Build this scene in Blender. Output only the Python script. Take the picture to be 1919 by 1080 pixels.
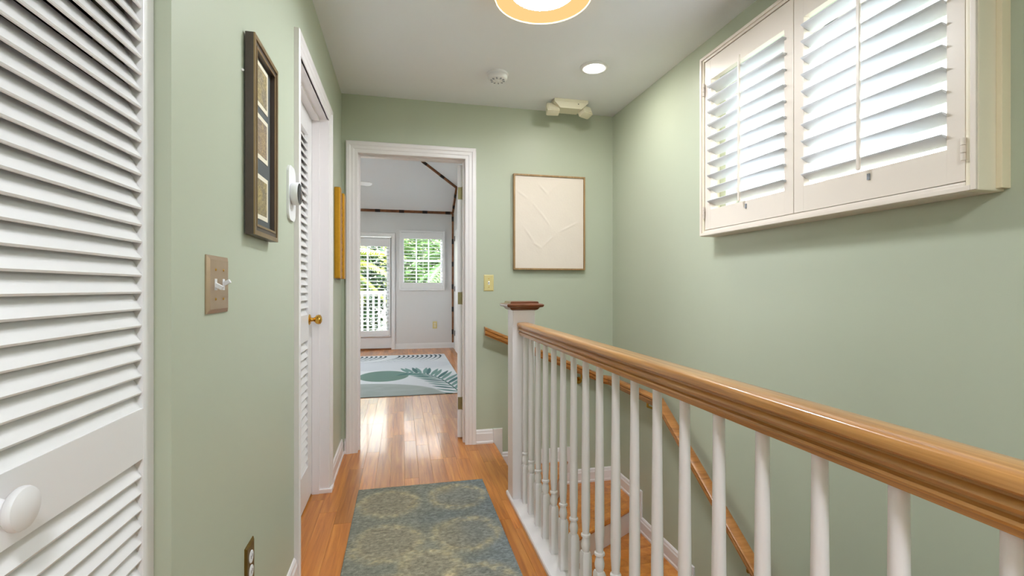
import bpy, bmesh, math, random
import numpy as np
from mathutils import Vector, Matrix

for _o in list(bpy.data.objects):
    bpy.data.objects.remove(_o)
scene = bpy.context.scene
COL = scene.collection
rnd = random.Random(7)

# ------------------------------------------------------------------ camera
F_PX, W_PX = 895.0, 1919.0
YAW = math.atan2(206.0, F_PX)
EYE = 1.125
cam_d = bpy.data.cameras.new('camera')
cam = bpy.data.objects.new('camera', cam_d)
COL.objects.link(cam)
cam.location = (0, 0, EYE)
cam.rotation_euler = (math.pi / 2, 0, -YAW)
cam_d.sensor_fit = 'HORIZONTAL'
cam_d.sensor_width = 36.0
cam_d.lens = 36.0 * F_PX / W_PX
cam_d.shift_y = -1.0 / W_PX
cam_d.clip_start = 0.02
scene.camera = cam

# ------------------------------------------------------------------ world, exposure, lamp levels
world = bpy.data.worlds.new('sky')
scene.world = world
world.use_nodes = True
wn = world.node_tree.nodes
wl = world.node_tree.links
bg = wn['Background']
tc = wn.new('ShaderNodeTexCoord')
sep = wn.new('ShaderNodeSeparateXYZ')
ramp = wn.new('ShaderNodeValToRGB')
wl.new(tc.outputs['Generated'], sep.inputs[0])
wl.new(sep.outputs['Z'], ramp.inputs[0])
ramp.color_ramp.elements[0].position = 0.0
ramp.color_ramp.elements[0].color = (1.0, 0.99, 0.96, 1)
ramp.color_ramp.elements[1].position = 0.9
ramp.color_ramp.elements[1].color = (0.80, 0.90, 1.0, 1)
wl.new(ramp.outputs[0], bg.inputs[0])
bg.inputs[1].default_value = 3.9

scene.view_settings.view_transform = 'Standard'
scene.view_settings.look = 'None'
scene.view_settings.gamma = 1.0
scene.view_settings.use_curve_mapping = False
scene.view_settings.exposure = 1.83
scene.cycles.use_denoising = True
scene.cycles.use_adaptive_sampling = True
scene.cycles.adaptive_threshold = 0.04
scene.cycles.max_bounces = 7
scene.cycles.diffuse_bounces = 4
scene.cycles.glossy_bounces = 3
scene.cycles.transparent_max_bounces = 12
scene.cycles.sample_clamp_indirect = 6.0
scene.cycles.caustics_reflective = False
scene.cycles.caustics_refractive = False
FLUSH_L = 32.0       # radiance of the flush lamps' diffusers
DOWN_L = 78.0        # radiance of the recessed downlight

# ------------------------------------------------------------------ main dimensions (metres)
XL, XR, YE, YB, CEIL = -0.40, 1.58, 3.41, -1.60, 2.44
YF, BXR, BXL, YN = 8.95, 0.938, -2.70, 3.53       # bedroom: far wall, right wall, left wall, near wall
RISE = 0.175

# ------------------------------------------------------------------ materials
def lin(c):
    return tuple(((v / 255.0) / 12.92 if v / 255.0 <= 0.04045 else ((v / 255.0 + 0.055) / 1.055) ** 2.4) for v in c) + (1.0,)

def new_mat(name):
    m = bpy.data.materials.new(name)
    m.use_nodes = True
    nt = m.node_tree
    return m, nt, nt.nodes['Principled BSDF']

def paint(name, rgb, rough=0.5, var=0.03, scale=6.0, bump=0.0, bscale=250.0, metallic=0.0, spec=0.5):
    m, nt, b = new_mat(name)
    n, l = nt.nodes, nt.links
    c = lin(rgb)
    geo = n.new('ShaderNodeNewGeometry')
    tex = n.new('ShaderNodeTexNoise')
    tex.inputs['Scale'].default_value = scale
    tex.inputs['Detail'].default_value = 4
    l.new(geo.outputs['Position'], tex.inputs['Vector'])
    mix = n.new('ShaderNodeMixRGB')
    mix.inputs[1].default_value = tuple(v * (1 - var) for v in c[:3]) + (1,)
    mix.inputs[2].default_value = tuple(min(1, v * (1 + var)) for v in c[:3]) + (1,)
    l.new(tex.outputs['Fac'], mix.inputs[0])
    l.new(mix.outputs[0], b.inputs['Base Color'])
    b.inputs['Roughness'].default_value = rough
    b.inputs['Metallic'].default_value = metallic
    b.inputs['Specular IOR Level'].default_value = spec
    if bump:
        t2 = n.new('ShaderNodeTexNoise')
        t2.inputs['Scale'].default_value = bscale
        t2.inputs['Detail'].default_value = 2
        l.new(geo.outputs['Position'], t2.inputs['Vector'])
        bp = n.new('ShaderNodeBump')
        bp.inputs['Strength'].default_value = bump
        bp.inputs['Distance'].default_value = 0.002
        l.new(t2.outputs['Fac'], bp.inputs['Height'])
        l.new(bp.outputs[0], b.inputs['Normal'])
    return m

def wood(name, stops, axis=(1, 0.05, 1), scale=30.0, rough=0.3, coat=0.0, per_object=True, attr=None, bump=0.05, tint=0.25, spread=0.9):
    """grain streaks along the axis whose factor is small; stops = [(pos, rgb), ...]"""
    m, nt, b = new_mat(name)
    n, l = nt.nodes, nt.links
    geo = n.new('ShaderNodeNewGeometry')
    mp = n.new('ShaderNodeMapping')
    mp.inputs['Scale'].default_value = axis
    oi = n.new('ShaderNodeObjectInfo')
    if attr:
        at = n.new('ShaderNodeAttribute'); at.attribute_name = attr
        r_out = at.outputs['Fac']
    else:
        r_out = oi.outputs['Random']
    mul = n.new('ShaderNodeMath'); mul.operation = 'MULTIPLY'; mul.inputs[1].default_value = 37.0 if per_object else 0.0
    l.new(r_out, mul.inputs[0])
    add = n.new('ShaderNodeVectorMath'); add.operation = 'ADD'
    l.new(geo.outputs['Position'], mp.inputs['Vector'])
    l.new(mp.outputs[0], add.inputs[0])
    l.new(mul.outputs[0], add.inputs[1])
    t = n.new('ShaderNodeTexNoise')
    t.inputs['Scale'].default_value = scale
    t.inputs['Detail'].default_value = 6
    t.inputs['Roughness'].default_value = 0.6
    t.inputs['Distortion'].default_value = 0.6
    l.new(add.outputs[0], t.inputs['Vector'])
    r = n.new('ShaderNodeValToRGB')
    cr = r.color_ramp
    cr.elements[0].position, cr.elements[0].color = stops[0][0], lin(stops[0][1])
    cr.elements[1].position, cr.elements[1].color = stops[-1][0], lin(stops[-1][1])
    for p, c in stops[1:-1]:
        e = cr.elements.new(p); e.color = lin(c)
    l.new(t.outputs['Fac'], r.inputs[0])
    hsv = n.new('ShaderNodeHueSaturation')
    mr = n.new('ShaderNodeMapRange')
    mr.inputs['To Min'].default_value = 1 - (tint if per_object else 0)
    mr.inputs['To Max'].default_value = 1 + (tint if per_object else 0)
    l.new(r_out, mr.inputs['Value'])
    l.new(mr.outputs[0], hsv.inputs['Value'])
    l.new(r.outputs[0], hsv.inputs['Color'])
    l.new(hsv.outputs[0], b.inputs['Base Color'])
    b.inputs['Roughness'].default_value = rough
    b.inputs['Coat Weight'].default_value = coat
    b.inputs['Coat Roughness'].default_value = 0.08
    bp = n.new('ShaderNodeBump'); bp.inputs['Strength'].default_value = bump; bp.inputs['Distance'].default_value = 0.001
    l.new(t.outputs['Fac'], bp.inputs['Height'])
    l.new(bp.outputs[0], b.inputs['Normal'])
    return m

def emit(name, rgb, strength):
    m = bpy.data.materials.new(name); m.use_nodes = True
    nt = m.node_tree; nt.nodes.clear()
    e = nt.nodes.new('ShaderNodeEmission'); o = nt.nodes.new('ShaderNodeOutputMaterial')
    e.inputs[0].default_value = lin(rgb); e.inputs[1].default_value = strength
    nt.links.new(e.outputs[0], o.inputs[0])
    return m

def glass(name):
    m = bpy.data.materials.new(name); m.use_nodes = True
    nt = m.node_tree; nt.nodes.clear()
    tr = nt.nodes.new('ShaderNodeBsdfTransparent'); tr.inputs[0].default_value = (0.95, 0.97, 0.96, 1)
    gl = nt.nodes.new('ShaderNodeBsdfGlossy'); gl.inputs['Roughness'].default_value = 0.02
    mx = nt.nodes.new('ShaderNodeMixShader'); o = nt.nodes.new('ShaderNodeOutputMaterial')
    mx.inputs[0].default_value = 0.05
    nt.links.new(tr.outputs[0], mx.inputs[1])
    nt.links.new(gl.outputs[0], mx.inputs[2]); nt.links.new(mx.outputs[0], o.inputs[0])
    return m

def vcol_mat(name, attr, rough=0.95, fibre=0.0, fscale=600.0, stretch=(1, 1, 1), spec=0.1):
    m, nt, b = new_mat(name)
    n, l = nt.nodes, nt.links
    at = n.new('ShaderNodeAttribute'); at.attribute_name = attr
    geo = n.new('ShaderNodeNewGeometry')
    mp = n.new('ShaderNodeMapping'); mp.inputs['Scale'].default_value = stretch
    t = n.new('ShaderNodeTexNoise'); t.inputs['Scale'].default_value = fscale; t.inputs['Detail'].default_value = 3
    l.new(geo.outputs['Position'], mp.inputs[0]); l.new(mp.outputs[0], t.inputs['Vector'])
    mr = n.new('ShaderNodeMapRange'); mr.inputs['To Min'].default_value = 1 - fibre; mr.inputs['To Max'].default_value = 1 + fibre
    mr.inputs['From Min'].default_value = 0.25; mr.inputs['From Max'].default_value = 0.75
    l.new(t.outputs['Fac'], mr.inputs['Value'])
    hsv = n.new('ShaderNodeHueSaturation')
    l.new(mr.outputs[0], hsv.inputs['Value']); l.new(at.outputs['Color'], hsv.inputs['Color'])
    l.new(hsv.outputs[0], b.inputs['Base Color'])
    b.inputs['Roughness'].default_value = rough
    b.inputs['Specular IOR Level'].default_value = spec
    if fibre:
        bp = n.new('ShaderNodeBump'); bp.inputs['Strength'].default_value = 0.5; bp.inputs['Distance'].default_value = 0.002
        l.new(t.outputs['Fac'], bp.inputs['Height']); l.new(bp.outputs[0], b.inputs['Normal'])
    return m

def engraving(name, pale, dark, scale):
    """old print: fine dark line work over paper, with faint washes of colour"""
    m, nt, b = new_mat(name)
    n, l = nt.nodes, nt.links
    geo = n.new('ShaderNodeNewGeometry')
    v = n.new('ShaderNodeTexNoise'); v.inputs['Scale'].default_value = scale; v.inputs['Detail'].default_value = 8; v.inputs['Roughness'].default_value = 0.75
    v.inputs['Distortion'].default_value = 1.2
    l.new(geo.outputs['Position'], v.inputs['Vector'])
    r = n.new('ShaderNodeValToRGB')
    r.color_ramp.elements[0].position = 0.36; r.color_ramp.elements[0].color = lin(dark)
    r.color_ramp.elements[1].position = 0.60; r.color_ramp.elements[1].color = lin(pale)
    l.new(v.outputs['Fac'], r.inputs[0])
    v2 = n.new('ShaderNodeTexNoise'); v2.inputs['Scale'].default_value = 22; v2.inputs['Detail'].default_value = 2
    l.new(geo.outputs['Position'], v2.inputs['Vector'])
    r2 = n.new('ShaderNodeValToRGB')
    r2.color_ramp.elements[0].position = 0.35; r2.color_ramp.elements[0].color = lin((150, 140, 170))
    r2.color_ramp.elements[1].position = 0.65; r2.color_ramp.elements[1].color = lin((235, 215, 150))
    l.new(v2.outputs['Fac'], r2.inputs[0])
    mx = n.new('ShaderNodeMixRGB'); mx.blend_type = 'MULTIPLY'; mx.inputs[0].default_value = 0.55
    l.new(r.outputs[0], mx.inputs[1]); l.new(r2.outputs[0], mx.inputs[2])
    l.new(mx.outputs[0], b.inputs['Base Color'])
    b.inputs['Roughness'].default_value = 0.6
    return m

M = {}
M['wall'] = paint('sage_wall_paint', (187, 194, 174), 0.42, 0.015, 3.0, 0.05, 260.0, spec=0.35)
M['ceiling'] = paint('ceiling_paint', (238, 241, 246), 0.8, 0.01, 3.0, 0.03, 200.0, spec=0.2)
M['bedwall'] = paint('pale_grey_wall_paint', (222, 222, 223), 0.6, 0.01, 3.0, 0.03, 200.0, spec=0.2)
M['trim'] = paint('white_trim_paint', (237, 232, 233), 0.32, 0.012, 8.0)
M['door'] = paint('white_door_paint', (237, 235, 236), 0.35, 0.015, 8.0)
M['shutter'] = paint('cream_white_shutter_paint', (228, 217, 206), 0.35, 0.012, 8.0)
M['louver'] = paint('sky_shaded_louver_paint', (218, 221, 227), 0.4, 0.01)  # shutter white made cooler and darker: sky light and shade painted in
M['frame_warm_lit'] = paint('frame_warm_lit_paint', (240, 230, 208), 0.4, 0.02)  # creamier than the panels: warm lamp light on the frame sides, painted in
M['tab'] = paint('shadow_grey_tab', (140, 146, 156), 0.4, 0.02)  # blue-grey that gives the rod catch the tone of its shadow
M['cream'] = paint('warm_lit_cream_paint', (240, 226, 196), 0.4, 0.03, 8.0)  # fillet colour with the warm light painted in
M['bedtrim'] = paint('bedroom_white_trim_paint', (234, 234, 236), 0.35, 0.01, 8.0)
M['dark'] = paint('closet_shade_paint', (70, 68, 66), 0.9, 0.02, 4.0)  # dark tone stands for the unlit closet behind the slats
M['mdf'] = paint('subfloor_board', (120, 84, 52), 0.9, 0.05, 8.0)
floor_stops = [(0.25, (158, 88, 32)), (0.45, (192, 118, 48)), (0.6, (208, 136, 60)), (0.78, (224, 160, 82))]
M['plank'] = wood('honey_oak_floor', floor_stops, (1, 0.045, 1), 46.0, 0.30, 0.22, True, None, 0.03, 0.20)
M['plank_far'] = wood('honey_oak_floor_field', floor_stops, (1, 0.045, 1), 46.0, 0.30, 0.22, True, 'tint', 0.03, 0.20)
M['tread'] = wood('oak_stair_tread', floor_stops, (0.35, 0.35, 1), 46.0, 0.28, 0.3, True, None, 0.03, 0.14)
oak = [(0.25, (128, 82, 36)), (0.42, (176, 120, 60)), (0.58, (198, 142, 78)), (0.8, (214, 164, 100))]
M['oak_y'] = wood('oak_handrail', oak, (1, 0.03, 1), 90.0, 0.28, 0.5, False, None, 0.12)
M['oak_x'] = wood('oak_wall_rail', [(a, (int(r * .92), int(g * .86), int(b * .8))) for a, (r, g, b) in oak], (0.05, 0.05, 1), 80.0, 0.3, 0.4, False, None, 0.1)
M['cap'] = wood('dark_stained_newel_cap', [(0.3, (74, 38, 20)), (0.55, (112, 60, 32)), (0.8, (140, 82, 46))], (0.1, 1, 1), 60.0, 0.3, 0.4, False)
M['gold'] = paint('gilded_frame', (206, 150, 42), 0.38, 0.18, 40.0, 0.3, 120.0, 0.75)
M['gold_dark'] = paint('worn_gilt_panel', (150, 98, 44), 0.5, 0.3, 60.0, 0.6, 160.0, 0.5)
M['brass'] = paint('polished_brass', (214, 168, 76), 0.22, 0.05, 30.0, 0, 1, 1.0)
M['plate'] = paint('brushed_brass_plate', (192, 168, 144), 0.36, 0.06, 40.0, 0, 1, 0.9)
M['antique'] = paint('antique_brass_plate', (132, 104, 48), 0.4, 0.1, 40.0, 0, 1, 0.85)
M['hinge'] = paint('tarnished_brass_hinge', (150, 142, 104), 0.4, 0.1, 60.0, 0, 1, 0.8)
M['ivory'] = paint('ivory_plastic', (224, 218, 194), 0.35, 0.01)
M['ivory_old'] = paint('yellowed_ivory_plastic', (214, 200, 140), 0.4, 0.03, 20)
M['plastic'] = paint('white_plastic', (236, 236, 238), 0.35, 0.008)
M['black'] = paint('black_glass', (22, 22, 26), 0.12, 0.0)
M['slot'] = paint('dark_slot', (60, 54, 50), 0.7, 0.0)
M['framewood'] = paint('dark_bronze_frame', (78, 66, 58), 0.4, 0.12, 60.0)
M['framegilt'] = paint('bronze_gilt_frame', (146, 122, 88), 0.35, 0.12, 60.0, 0, 1, 0.6)
M['mat_board'] = paint('slate_mat_board', (88, 92, 92), 0.8, 0.04, 20.0)
M['mat_cream'] = paint('cream_print_border', (232, 224, 204), 0.8, 0.02)
M['canvas'] = paint('textured_white_canvas', (230, 219, 207), 0.75, 0.015, 12.0, 0.3, 90.0, spec=0.2)
M['canvas_frame'] = wood('light_oak_frame', [(0.3, (140, 108, 70)), (0.6, (172, 138, 94)), (0.8, (190, 158, 112))], (1, 1, 0.1), 60.0, 0.5, 0.0, False)
M['bamboo'] = wood('bamboo_trim', [(0.3, (104, 60, 34)), (0.6, (140, 88, 52)), (0.8, (158, 106, 68))], (0.2, 0.2, 0.2), 40.0, 0.5, 0.0, False)
M['bamboo_node'] = paint('bamboo_node', (40, 26, 20), 0.7, 0.1)
M['glass'] = glass('window_glass')
M['flush_white'] = emit('flush_diffuser', (243, 248, 255), FLUSH_L)
M['flush_white_b'] = emit('flush_diffuser_behind', (243, 248, 255), FLUSH_L * 1.65)
M['flush_amber'] = emit('flush_amber_shade', (255, 208, 138), 0.30)
M['flush_rim'] = paint('flush_lamp_rim', (240, 214, 160), 0.4, 0.01)
M['down'] = emit('downlight_lens', (255, 252, 244), DOWN_L)
M['ground'] = paint('grey_bounce_ground', (128, 132, 116), 0.95, 0.25, 2.0)  # unseen ground added for bounce light, greyed to keep green off the louvers
M['leaf_y'] = paint('yellow_palm_leaf', (150, 158, 52), 0.5, 0.3, 3.0)  # the palms' own yellow-green leaf colour
M['leaf_g'] = paint('green_leaf', (88, 120, 60), 0.55, 0.35, 4.0)
M['leaf_d'] = paint('deep_green_leaf', (48, 72, 42), 0.55, 0.35, 4.0)
M['trunk'] = paint('palm_bark', (138, 120, 98), 0.9, 0.2, 14.0)
M['deck'] = paint('grey_deck_board', (178, 172, 164), 0.8, 0.06, 6.0)

# ------------------------------------------------------------------ geometry helpers
def loc_of(p):
    return Vector(p['_w']) if p is not None and '_w' in p.keys() else Vector((0, 0, 0))

def link(o, w, parent=None):
    o['_w'] = list(w)
    COL.objects.link(o)
    if parent is not None:
        o.parent = parent
        o.location = Vector(w) - loc_of(parent)
    else:
        o.location = w
    return o

def tagit(o, label=None, cat=None, group=None, kind=None):
    if label: o['label'] = label
    if cat: o['category'] = cat
    if group: o['group'] = group
    if kind: o['kind'] = kind
    return o

def thing(name, label, cat, loc, group=None):
    o = bpy.data.objects.new(name, None)
    o.empty_display_size = 0.05
    link(o, loc)
    return tagit(o, label, cat, group)

def obj(name, bm, mat, parent=None, smooth=False, keep=False):
    """bm is in world coordinates; the object's origin goes to the middle of its bounding box"""
    bmesh.ops.recalc_face_normals(bm, faces=bm.faces[:])
    lo = Vector((1e9,) * 3); hi = Vector((-1e9,) * 3)
    for v in bm.verts:
        for i in range(3):
            lo[i] = min(lo[i], v.co[i]); hi[i] = max(hi[i], v.co[i])
    c = (lo + hi) / 2
    if keep:
        c = Vector((0, 0, 0))
    for v in bm.verts:
        v.co -= c
    me = bpy.data.meshes.new(name)
    bm.to_mesh(me); bm.free()
    mats = mat if isinstance(mat, (list, tuple)) else [mat]
    for k in mats:
        me.materials.append(M[k] if isinstance(k, str) else k)
    if smooth:
        for p in me.polygons: p.use_smooth = True
        try:
            me.set_sharp_from_angle(angle=math.radians(40))
        except Exception:
            pass
    o = bpy.data.objects.new(name, me)
    return link(o, c, parent)

def dup(o, w, parent=None):
    c = o.copy()
    c.parent = None
    for k in ('label', 'category', 'group'):
        if k in c.keys() and parent is not None: del c[k]
    return link(c, w, parent)

def struct(name, bm, mat, **k):
    o = obj(name, bm, mat, **k); o['kind'] = 'structure'; return o

def BM():
    return bmesh.new()

def box(bm, x0, x1, y0, y1, z0, z1, bev=0.0):
    r = bmesh.ops.create_cube(bm, size=1.0)
    vs = r['verts']
    for v in vs:
        v.co = Vector(((x0 + x1) / 2 + v.co.x * (x1 - x0), (y0 + y1) / 2 + v.co.y * (y1 - y0), (z0 + z1) / 2 + v.co.z * (z1 - z0)))
    if bev:
        es = list({e for v in vs for e in v.link_edges})
        bmesh.ops.bevel(bm, geom=es, offset=bev, segments=2, profile=0.7, affect='EDGES')
    return bm

def B(*a, **k):
    return box(BM(), *a, **k)

def prism(bm, pts, vec):
    """pts: polygon in 3-D, extruded by vec"""
    vec = Vector(vec)
    a = [bm.verts.new(Vector(p)) for p in pts]
    b = [bm.verts.new(Vector(p) + vec) for p in pts]
    n = len(pts)
    bm.faces.new(a); bm.faces.new(b[::-1])
    for i in range(n):
        bm.faces.new((a[i], a[(i + 1) % n], b[(i + 1) % n], b[i]))
    return bm

def lathe(bm, prof, c=(0, 0, 0), n=24, axis='Z', flip=1, rot=0.0, sq=False):
    """prof [(r, h)]; revolve round the axis through c"""
    rings = []
    for r, h in prof:
        ring = []
        for i in range(n):
            a = rot + 2 * math.pi * i / n
            k = r * (math.sqrt(2) if sq else 1)
            u, v = k * math.cos(a), k * math.sin(a)
            p = {'Z': (u, v, h * flip), 'X': (h * flip, u, v), 'Y': (u, h * flip, v)}[axis]
            ring.append(bm.verts.new(Vector(c) + Vector(p)))
        rings.append(ring)
    for a, b in zip(rings, rings[1:]):
        for i in range(n):
            bm.faces.new((a[i], a[(i + 1) % n], b[(i + 1) % n], b[i]))
    bm.faces.new(rings[0]); bm.faces.new(rings[-1][::-1])
    return bm

def tube(bm, p0, p1, r, n=10, r1=None):
    p0, p1 = Vector(p0), Vector(p1)
    d = (p1 - p0).normalized()
    a = d.orthogonal().normalized(); b = d.cross(a)
    r1 = r if r1 is None else r1
    A = [bm.verts.new(p0 + (a * math.cos(t) + b * math.sin(t)) * r) for t in [2 * math.pi * i / n for i in range(n)]]
    C = [bm.verts.new(p1 + (a * math.cos(t) + b * math.sin(t)) * r1) for t in [2 * math.pi * i / n for i in range(n)]]
    for i in range(n):
        bm.faces.new((A[i], A[(i + 1) % n], C[(i + 1) % n], C[i]))
    bm.faces.new(A[::-1]); bm.faces.new(C)
    return bm

def sweep(bm, prof, path, up=Vector((0, 0, 1))):
    """prof: closed [(side, height)] swept along a polyline with mitred joints; the profile's height stays vertical"""
    path = [Vector(p) for p in path]
    rings = []
    for i, p in enumerate(path):
        d0 = (path[i] - path[i - 1]) if i else (path[1] - path[0])
        d1 = (path[i + 1] - path[i]) if i + 1 < len(path) else d0
        h0 = Vector((d0.x, d0.y, 0)).normalized(); h1 = Vector((d1.x, d1.y, 0)).normalized()
        s0 = h0.cross(up); s1 = h1.cross(up)
        m = (s0 + s1).normalized()
        k = 1.0 / max(0.3, m.dot(s1))
        rings.append([bm.verts.new(p + m * (x * k) + up * z) for x, z in prof])
    n = len(prof)
    for a, b in zip(rings, rings[1:]):
        for i in range(n):
            bm.faces.new((a[i], a[(i + 1) % n], b[(i + 1) % n], b[i]))
    bm.faces.new(rings[0][::-1]); bm.faces.new(rings[-1])
    return bm

def clip(poly, a, b, c):
    """keep a*x+b*y+c >= 0 of a convex polygon [(x, y)]"""
    out = []
    for i in range(len(poly)):
        p, q = poly[i], poly[(i + 1) % len(poly)]
        dp, dq = a * p[0] + b * p[1] + c, a * q[0] + b * q[1] + c
        if dp >= 0: out.append(p)
        if (dp >= 0) != (dq >= 0):
            t = dp / (dp - dq)
            out.append((p[0] + (q[0] - p[0]) * t, p[1] + (q[1] - p[1]) * t))
    return out

def grid_obj(name, x0, x1, y0, y1, z, thick, nx, ny, colour, height, mat, parent=None):
    """a thin slab whose top is a colour-printed grid: colour(x, y) -> rgb array, height(x, y)"""
    xs = np.linspace(x0, x1, nx); ys = np.linspace(y0, y1, ny)
    X, Y = np.meshgrid(xs, ys)
    Z = z + thick + height(X, Y)
    cx, cy = (x0 + x1) / 2, (y0 + y1) / 2
    top = np.stack([X - cx, Y - cy, Z - z], -1).reshape(-1, 3)
    idx = np.arange(nx * ny).reshape(ny, nx)
    f = np.stack([idx[:-1, :-1], idx[:-1, 1:], idx[1:, 1:], idx[1:, :-1]], -1).reshape(-1, 4)
    rim = np.concatenate([idx[0, :], idx[1:, -1], idx[-1, -2::-1], idx[-2:0:-1, 0]])
    low = top[rim].copy(); low[:, 2] = 0
    base = nx * ny
    k = len(rim)
    side = np.array([[rim[i], base + i, base + (i + 1) % k, rim[(i + 1) % k]] for i in range(k)])
    verts = np.concatenate([top, low])
    faces = np.concatenate([f, side])
    me = bpy.data.meshes.new(name)
    me.vertices.add(len(verts)); me.vertices.foreach_set('co', verts.astype(np.float32).ravel())
    me.loops.add(len(faces) * 4); me.loops.foreach_set('vertex_index', faces.astype(np.int32).ravel())
    me.polygons.add(len(faces)); me.polygons.foreach_set('loop_start', np.arange(0, len(faces) * 4, 4, dtype=np.int32))
    me.update(calc_edges=True)
    col = colour(X, Y).reshape(-1, 3)
    col = np.concatenate([col, col[rim] * 0.8])
    c = np.clip(col / 255.0, 0, 1)
    c = np.where(c <= 0.04045, c / 12.92, ((c + 0.055) / 1.055) ** 2.4)
    ca = me.color_attributes.new('print', 'FLOAT_COLOR', 'POINT')
    ca.data.foreach_set('color', np.concatenate([c, np.ones((len(c), 1))], 1).astype(np.float32).ravel())
    me.materials.append(mat)
    o = bpy.data.objects.new(name, me)
    return link(o, (cx, cy, z), parent)

def vnoise(X, Y, scale, seed=0):
    """smooth value noise in 0..1"""
    r = np.random.RandomState(seed).rand(256, 256)
    x, y = X * scale + 1000, Y * scale + 1000
    xi, yi = np.floor(x).astype(int), np.floor(y).astype(int)
    fx, fy = x - xi, y - yi
    fx, fy = fx * fx * (3 - 2 * fx), fy * fy * (3 - 2 * fy)
    g = lambda a, b: r[a % 256, b % 256]
    return (g(xi, yi) * (1 - fx) + g(xi + 1, yi) * fx) * (1 - fy) + (g(xi, yi + 1) * (1 - fx) + g(xi + 1, yi + 1) * fx) * fy

def sstep(e0, e1, v):
    t = np.clip((v - e0) / (e1 - e0), 0, 1); return t * t * (3 - 2 * t)

def seg_dist(X, Y, p, q):
    px, py = p; qx, qy = q
    dx, dy = qx - px, qy - py
    t = np.clip(((X - px) * dx + (Y - py) * dy) / (dx * dx + dy * dy), 0, 1)
    return np.hypot(X - px - t * dx, Y - py - t * dy), t

# ================================================================== STRUCTURE
# ---- floor: subfloor with planks laid on it
bm = BM()
box(bm, XL - 0.12, 0.60, YB, 2.48, -0.19, -0.012)
box(bm, XL - 0.12, 0.628, 2.48, YE, -0.16, -0.012)
box(bm, BXL, BXR, YE + 0.02, YF, -0.16, -0.012)
floor = struct('floor', bm, 'mdf')
PW = 0.083
plank_cache = {}
def plank_mesh(w, L):
    k = (round(w, 3), round(L, 3))
    if k not in plank_cache:
        bm = BM(); g = 0.0002; c = 0.0006
        rings = []
        for ins, z in ((g, -0.0125), (g, -c), (g + c, 0.0)):
            rings.append([bm.verts.new((x, y, z)) for x, y in ((-w / 2 + ins, -L / 2 + ins), (w / 2 - ins, -L / 2 + ins), (w / 2 - ins, L / 2 - ins), (-w / 2 + ins, L / 2 - ins))])
        for a, b in zip(rings, rings[1:]):
            for i in range(4):
                bm.faces.new((a[i], a[(i + 1) % 4], b[(i + 1) % 4], b[i]))
        bm.faces.new(rings[-1])
        me = bpy.data.meshes.new('plank'); bm.to_mesh(me); bm.free(); me.materials.append(M['plank'])
        plank_cache[k] = me
    return plank_cache[k]
planks = []
x = BXL
i0 = round((XL - BXL) / PW)
rows = []
x = XL - i0 * PW
while x < BXR:
    rows.append(x); x += PW
for x in rows:
    w = PW
    segs = []
    inhall = x + PW > XL - 0.005 and x < 0.552
    indoor = x + PW > -0.30 and x < 0.45
    entry = 0.552 <= x + PW * 0.5 and x < 0.62
    x1 = min(x + PW, BXR)
    if indoor: segs.append((YB, YF, x, x1))
    else:
        if inhall:
            if x + PW > 0.56:
                segs.append((YB, 2.47, x, 0.56)); segs.append((2.47, YE, x, x1))
            else:
                segs.append((YB, YE, x, x1))
        elif entry:
            segs.append((2.47, YE, x, min(x1, 0.63)))
        segs.append((YE + 0.06, YF, x, x1))
    for (ya, yb, xa, xb) in segs:
        if xb - xa < 0.01: continue
        y = ya; first = True
        while y < yb - 1e-4:
            L = rnd.choice((0.55, 0.7, 0.85, 1.0, 1.2))
            if first: L *= rnd.uniform(0.25, 1.0); first = False
            if yb - y - L < 0.2: L = yb - y
            planks.append((xa, xb, y, y + L)); y += L
near, far = [], []
for p in planks:
    xa, xb, ya, yb = p
    xm, ym = (xa + xb) / 2, (ya + yb) / 2
    seen = (ym < YE) or (ya < 7.4 and -0.11 * ym - 0.05 < xm < 0.135 * ym + 0.12)
    (near if seen else far).append(p)
near.sort(key=lambda p: p[3])
far += near[300:]; near = near[:300]
for xa, xb, ya, yb in near:
    o = bpy.data.objects.new('plank', plank_mesh(xb - xa, yb - ya))
    link(o, ((xa + xb) / 2, (ya + yb) / 2, 0), floor)
bm = BM()
tl = []
for xa, xb, ya, yb in far:
    g = 0.0006
    r = bmesh.ops.create_cube(bm, size=1.0)
    for v in r['verts']:
        v.co = Vector(((xa + xb) / 2 + v.co.x * (xb - xa - g), (ya + yb) / 2 + v.co.y * (yb - ya - g), -0.006 + v.co.z * 0.012))
    tl += [rnd.random()] * 8
o = obj('plank_field', bm, 'plank_far', floor); o['kind'] = 'stuff'
at = o.data.attributes.new('tint', 'FLOAT', 'POINT'); at.data.foreach_set('value', tl)
# the floor's edge at the head of the stair
nb = BM()
prof = [(0.625, -0.03), (0.648, -0.03), (0.656, -0.022), (0.656, -0.008), (0.648, 0.0), (0.625, 0.0)]
prism(nb, [(a, 2.545, b) for a, b in prof], (0, YE - 2.546, 0))
obj('stair_nosing', nb, 'tread', floor)

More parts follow.
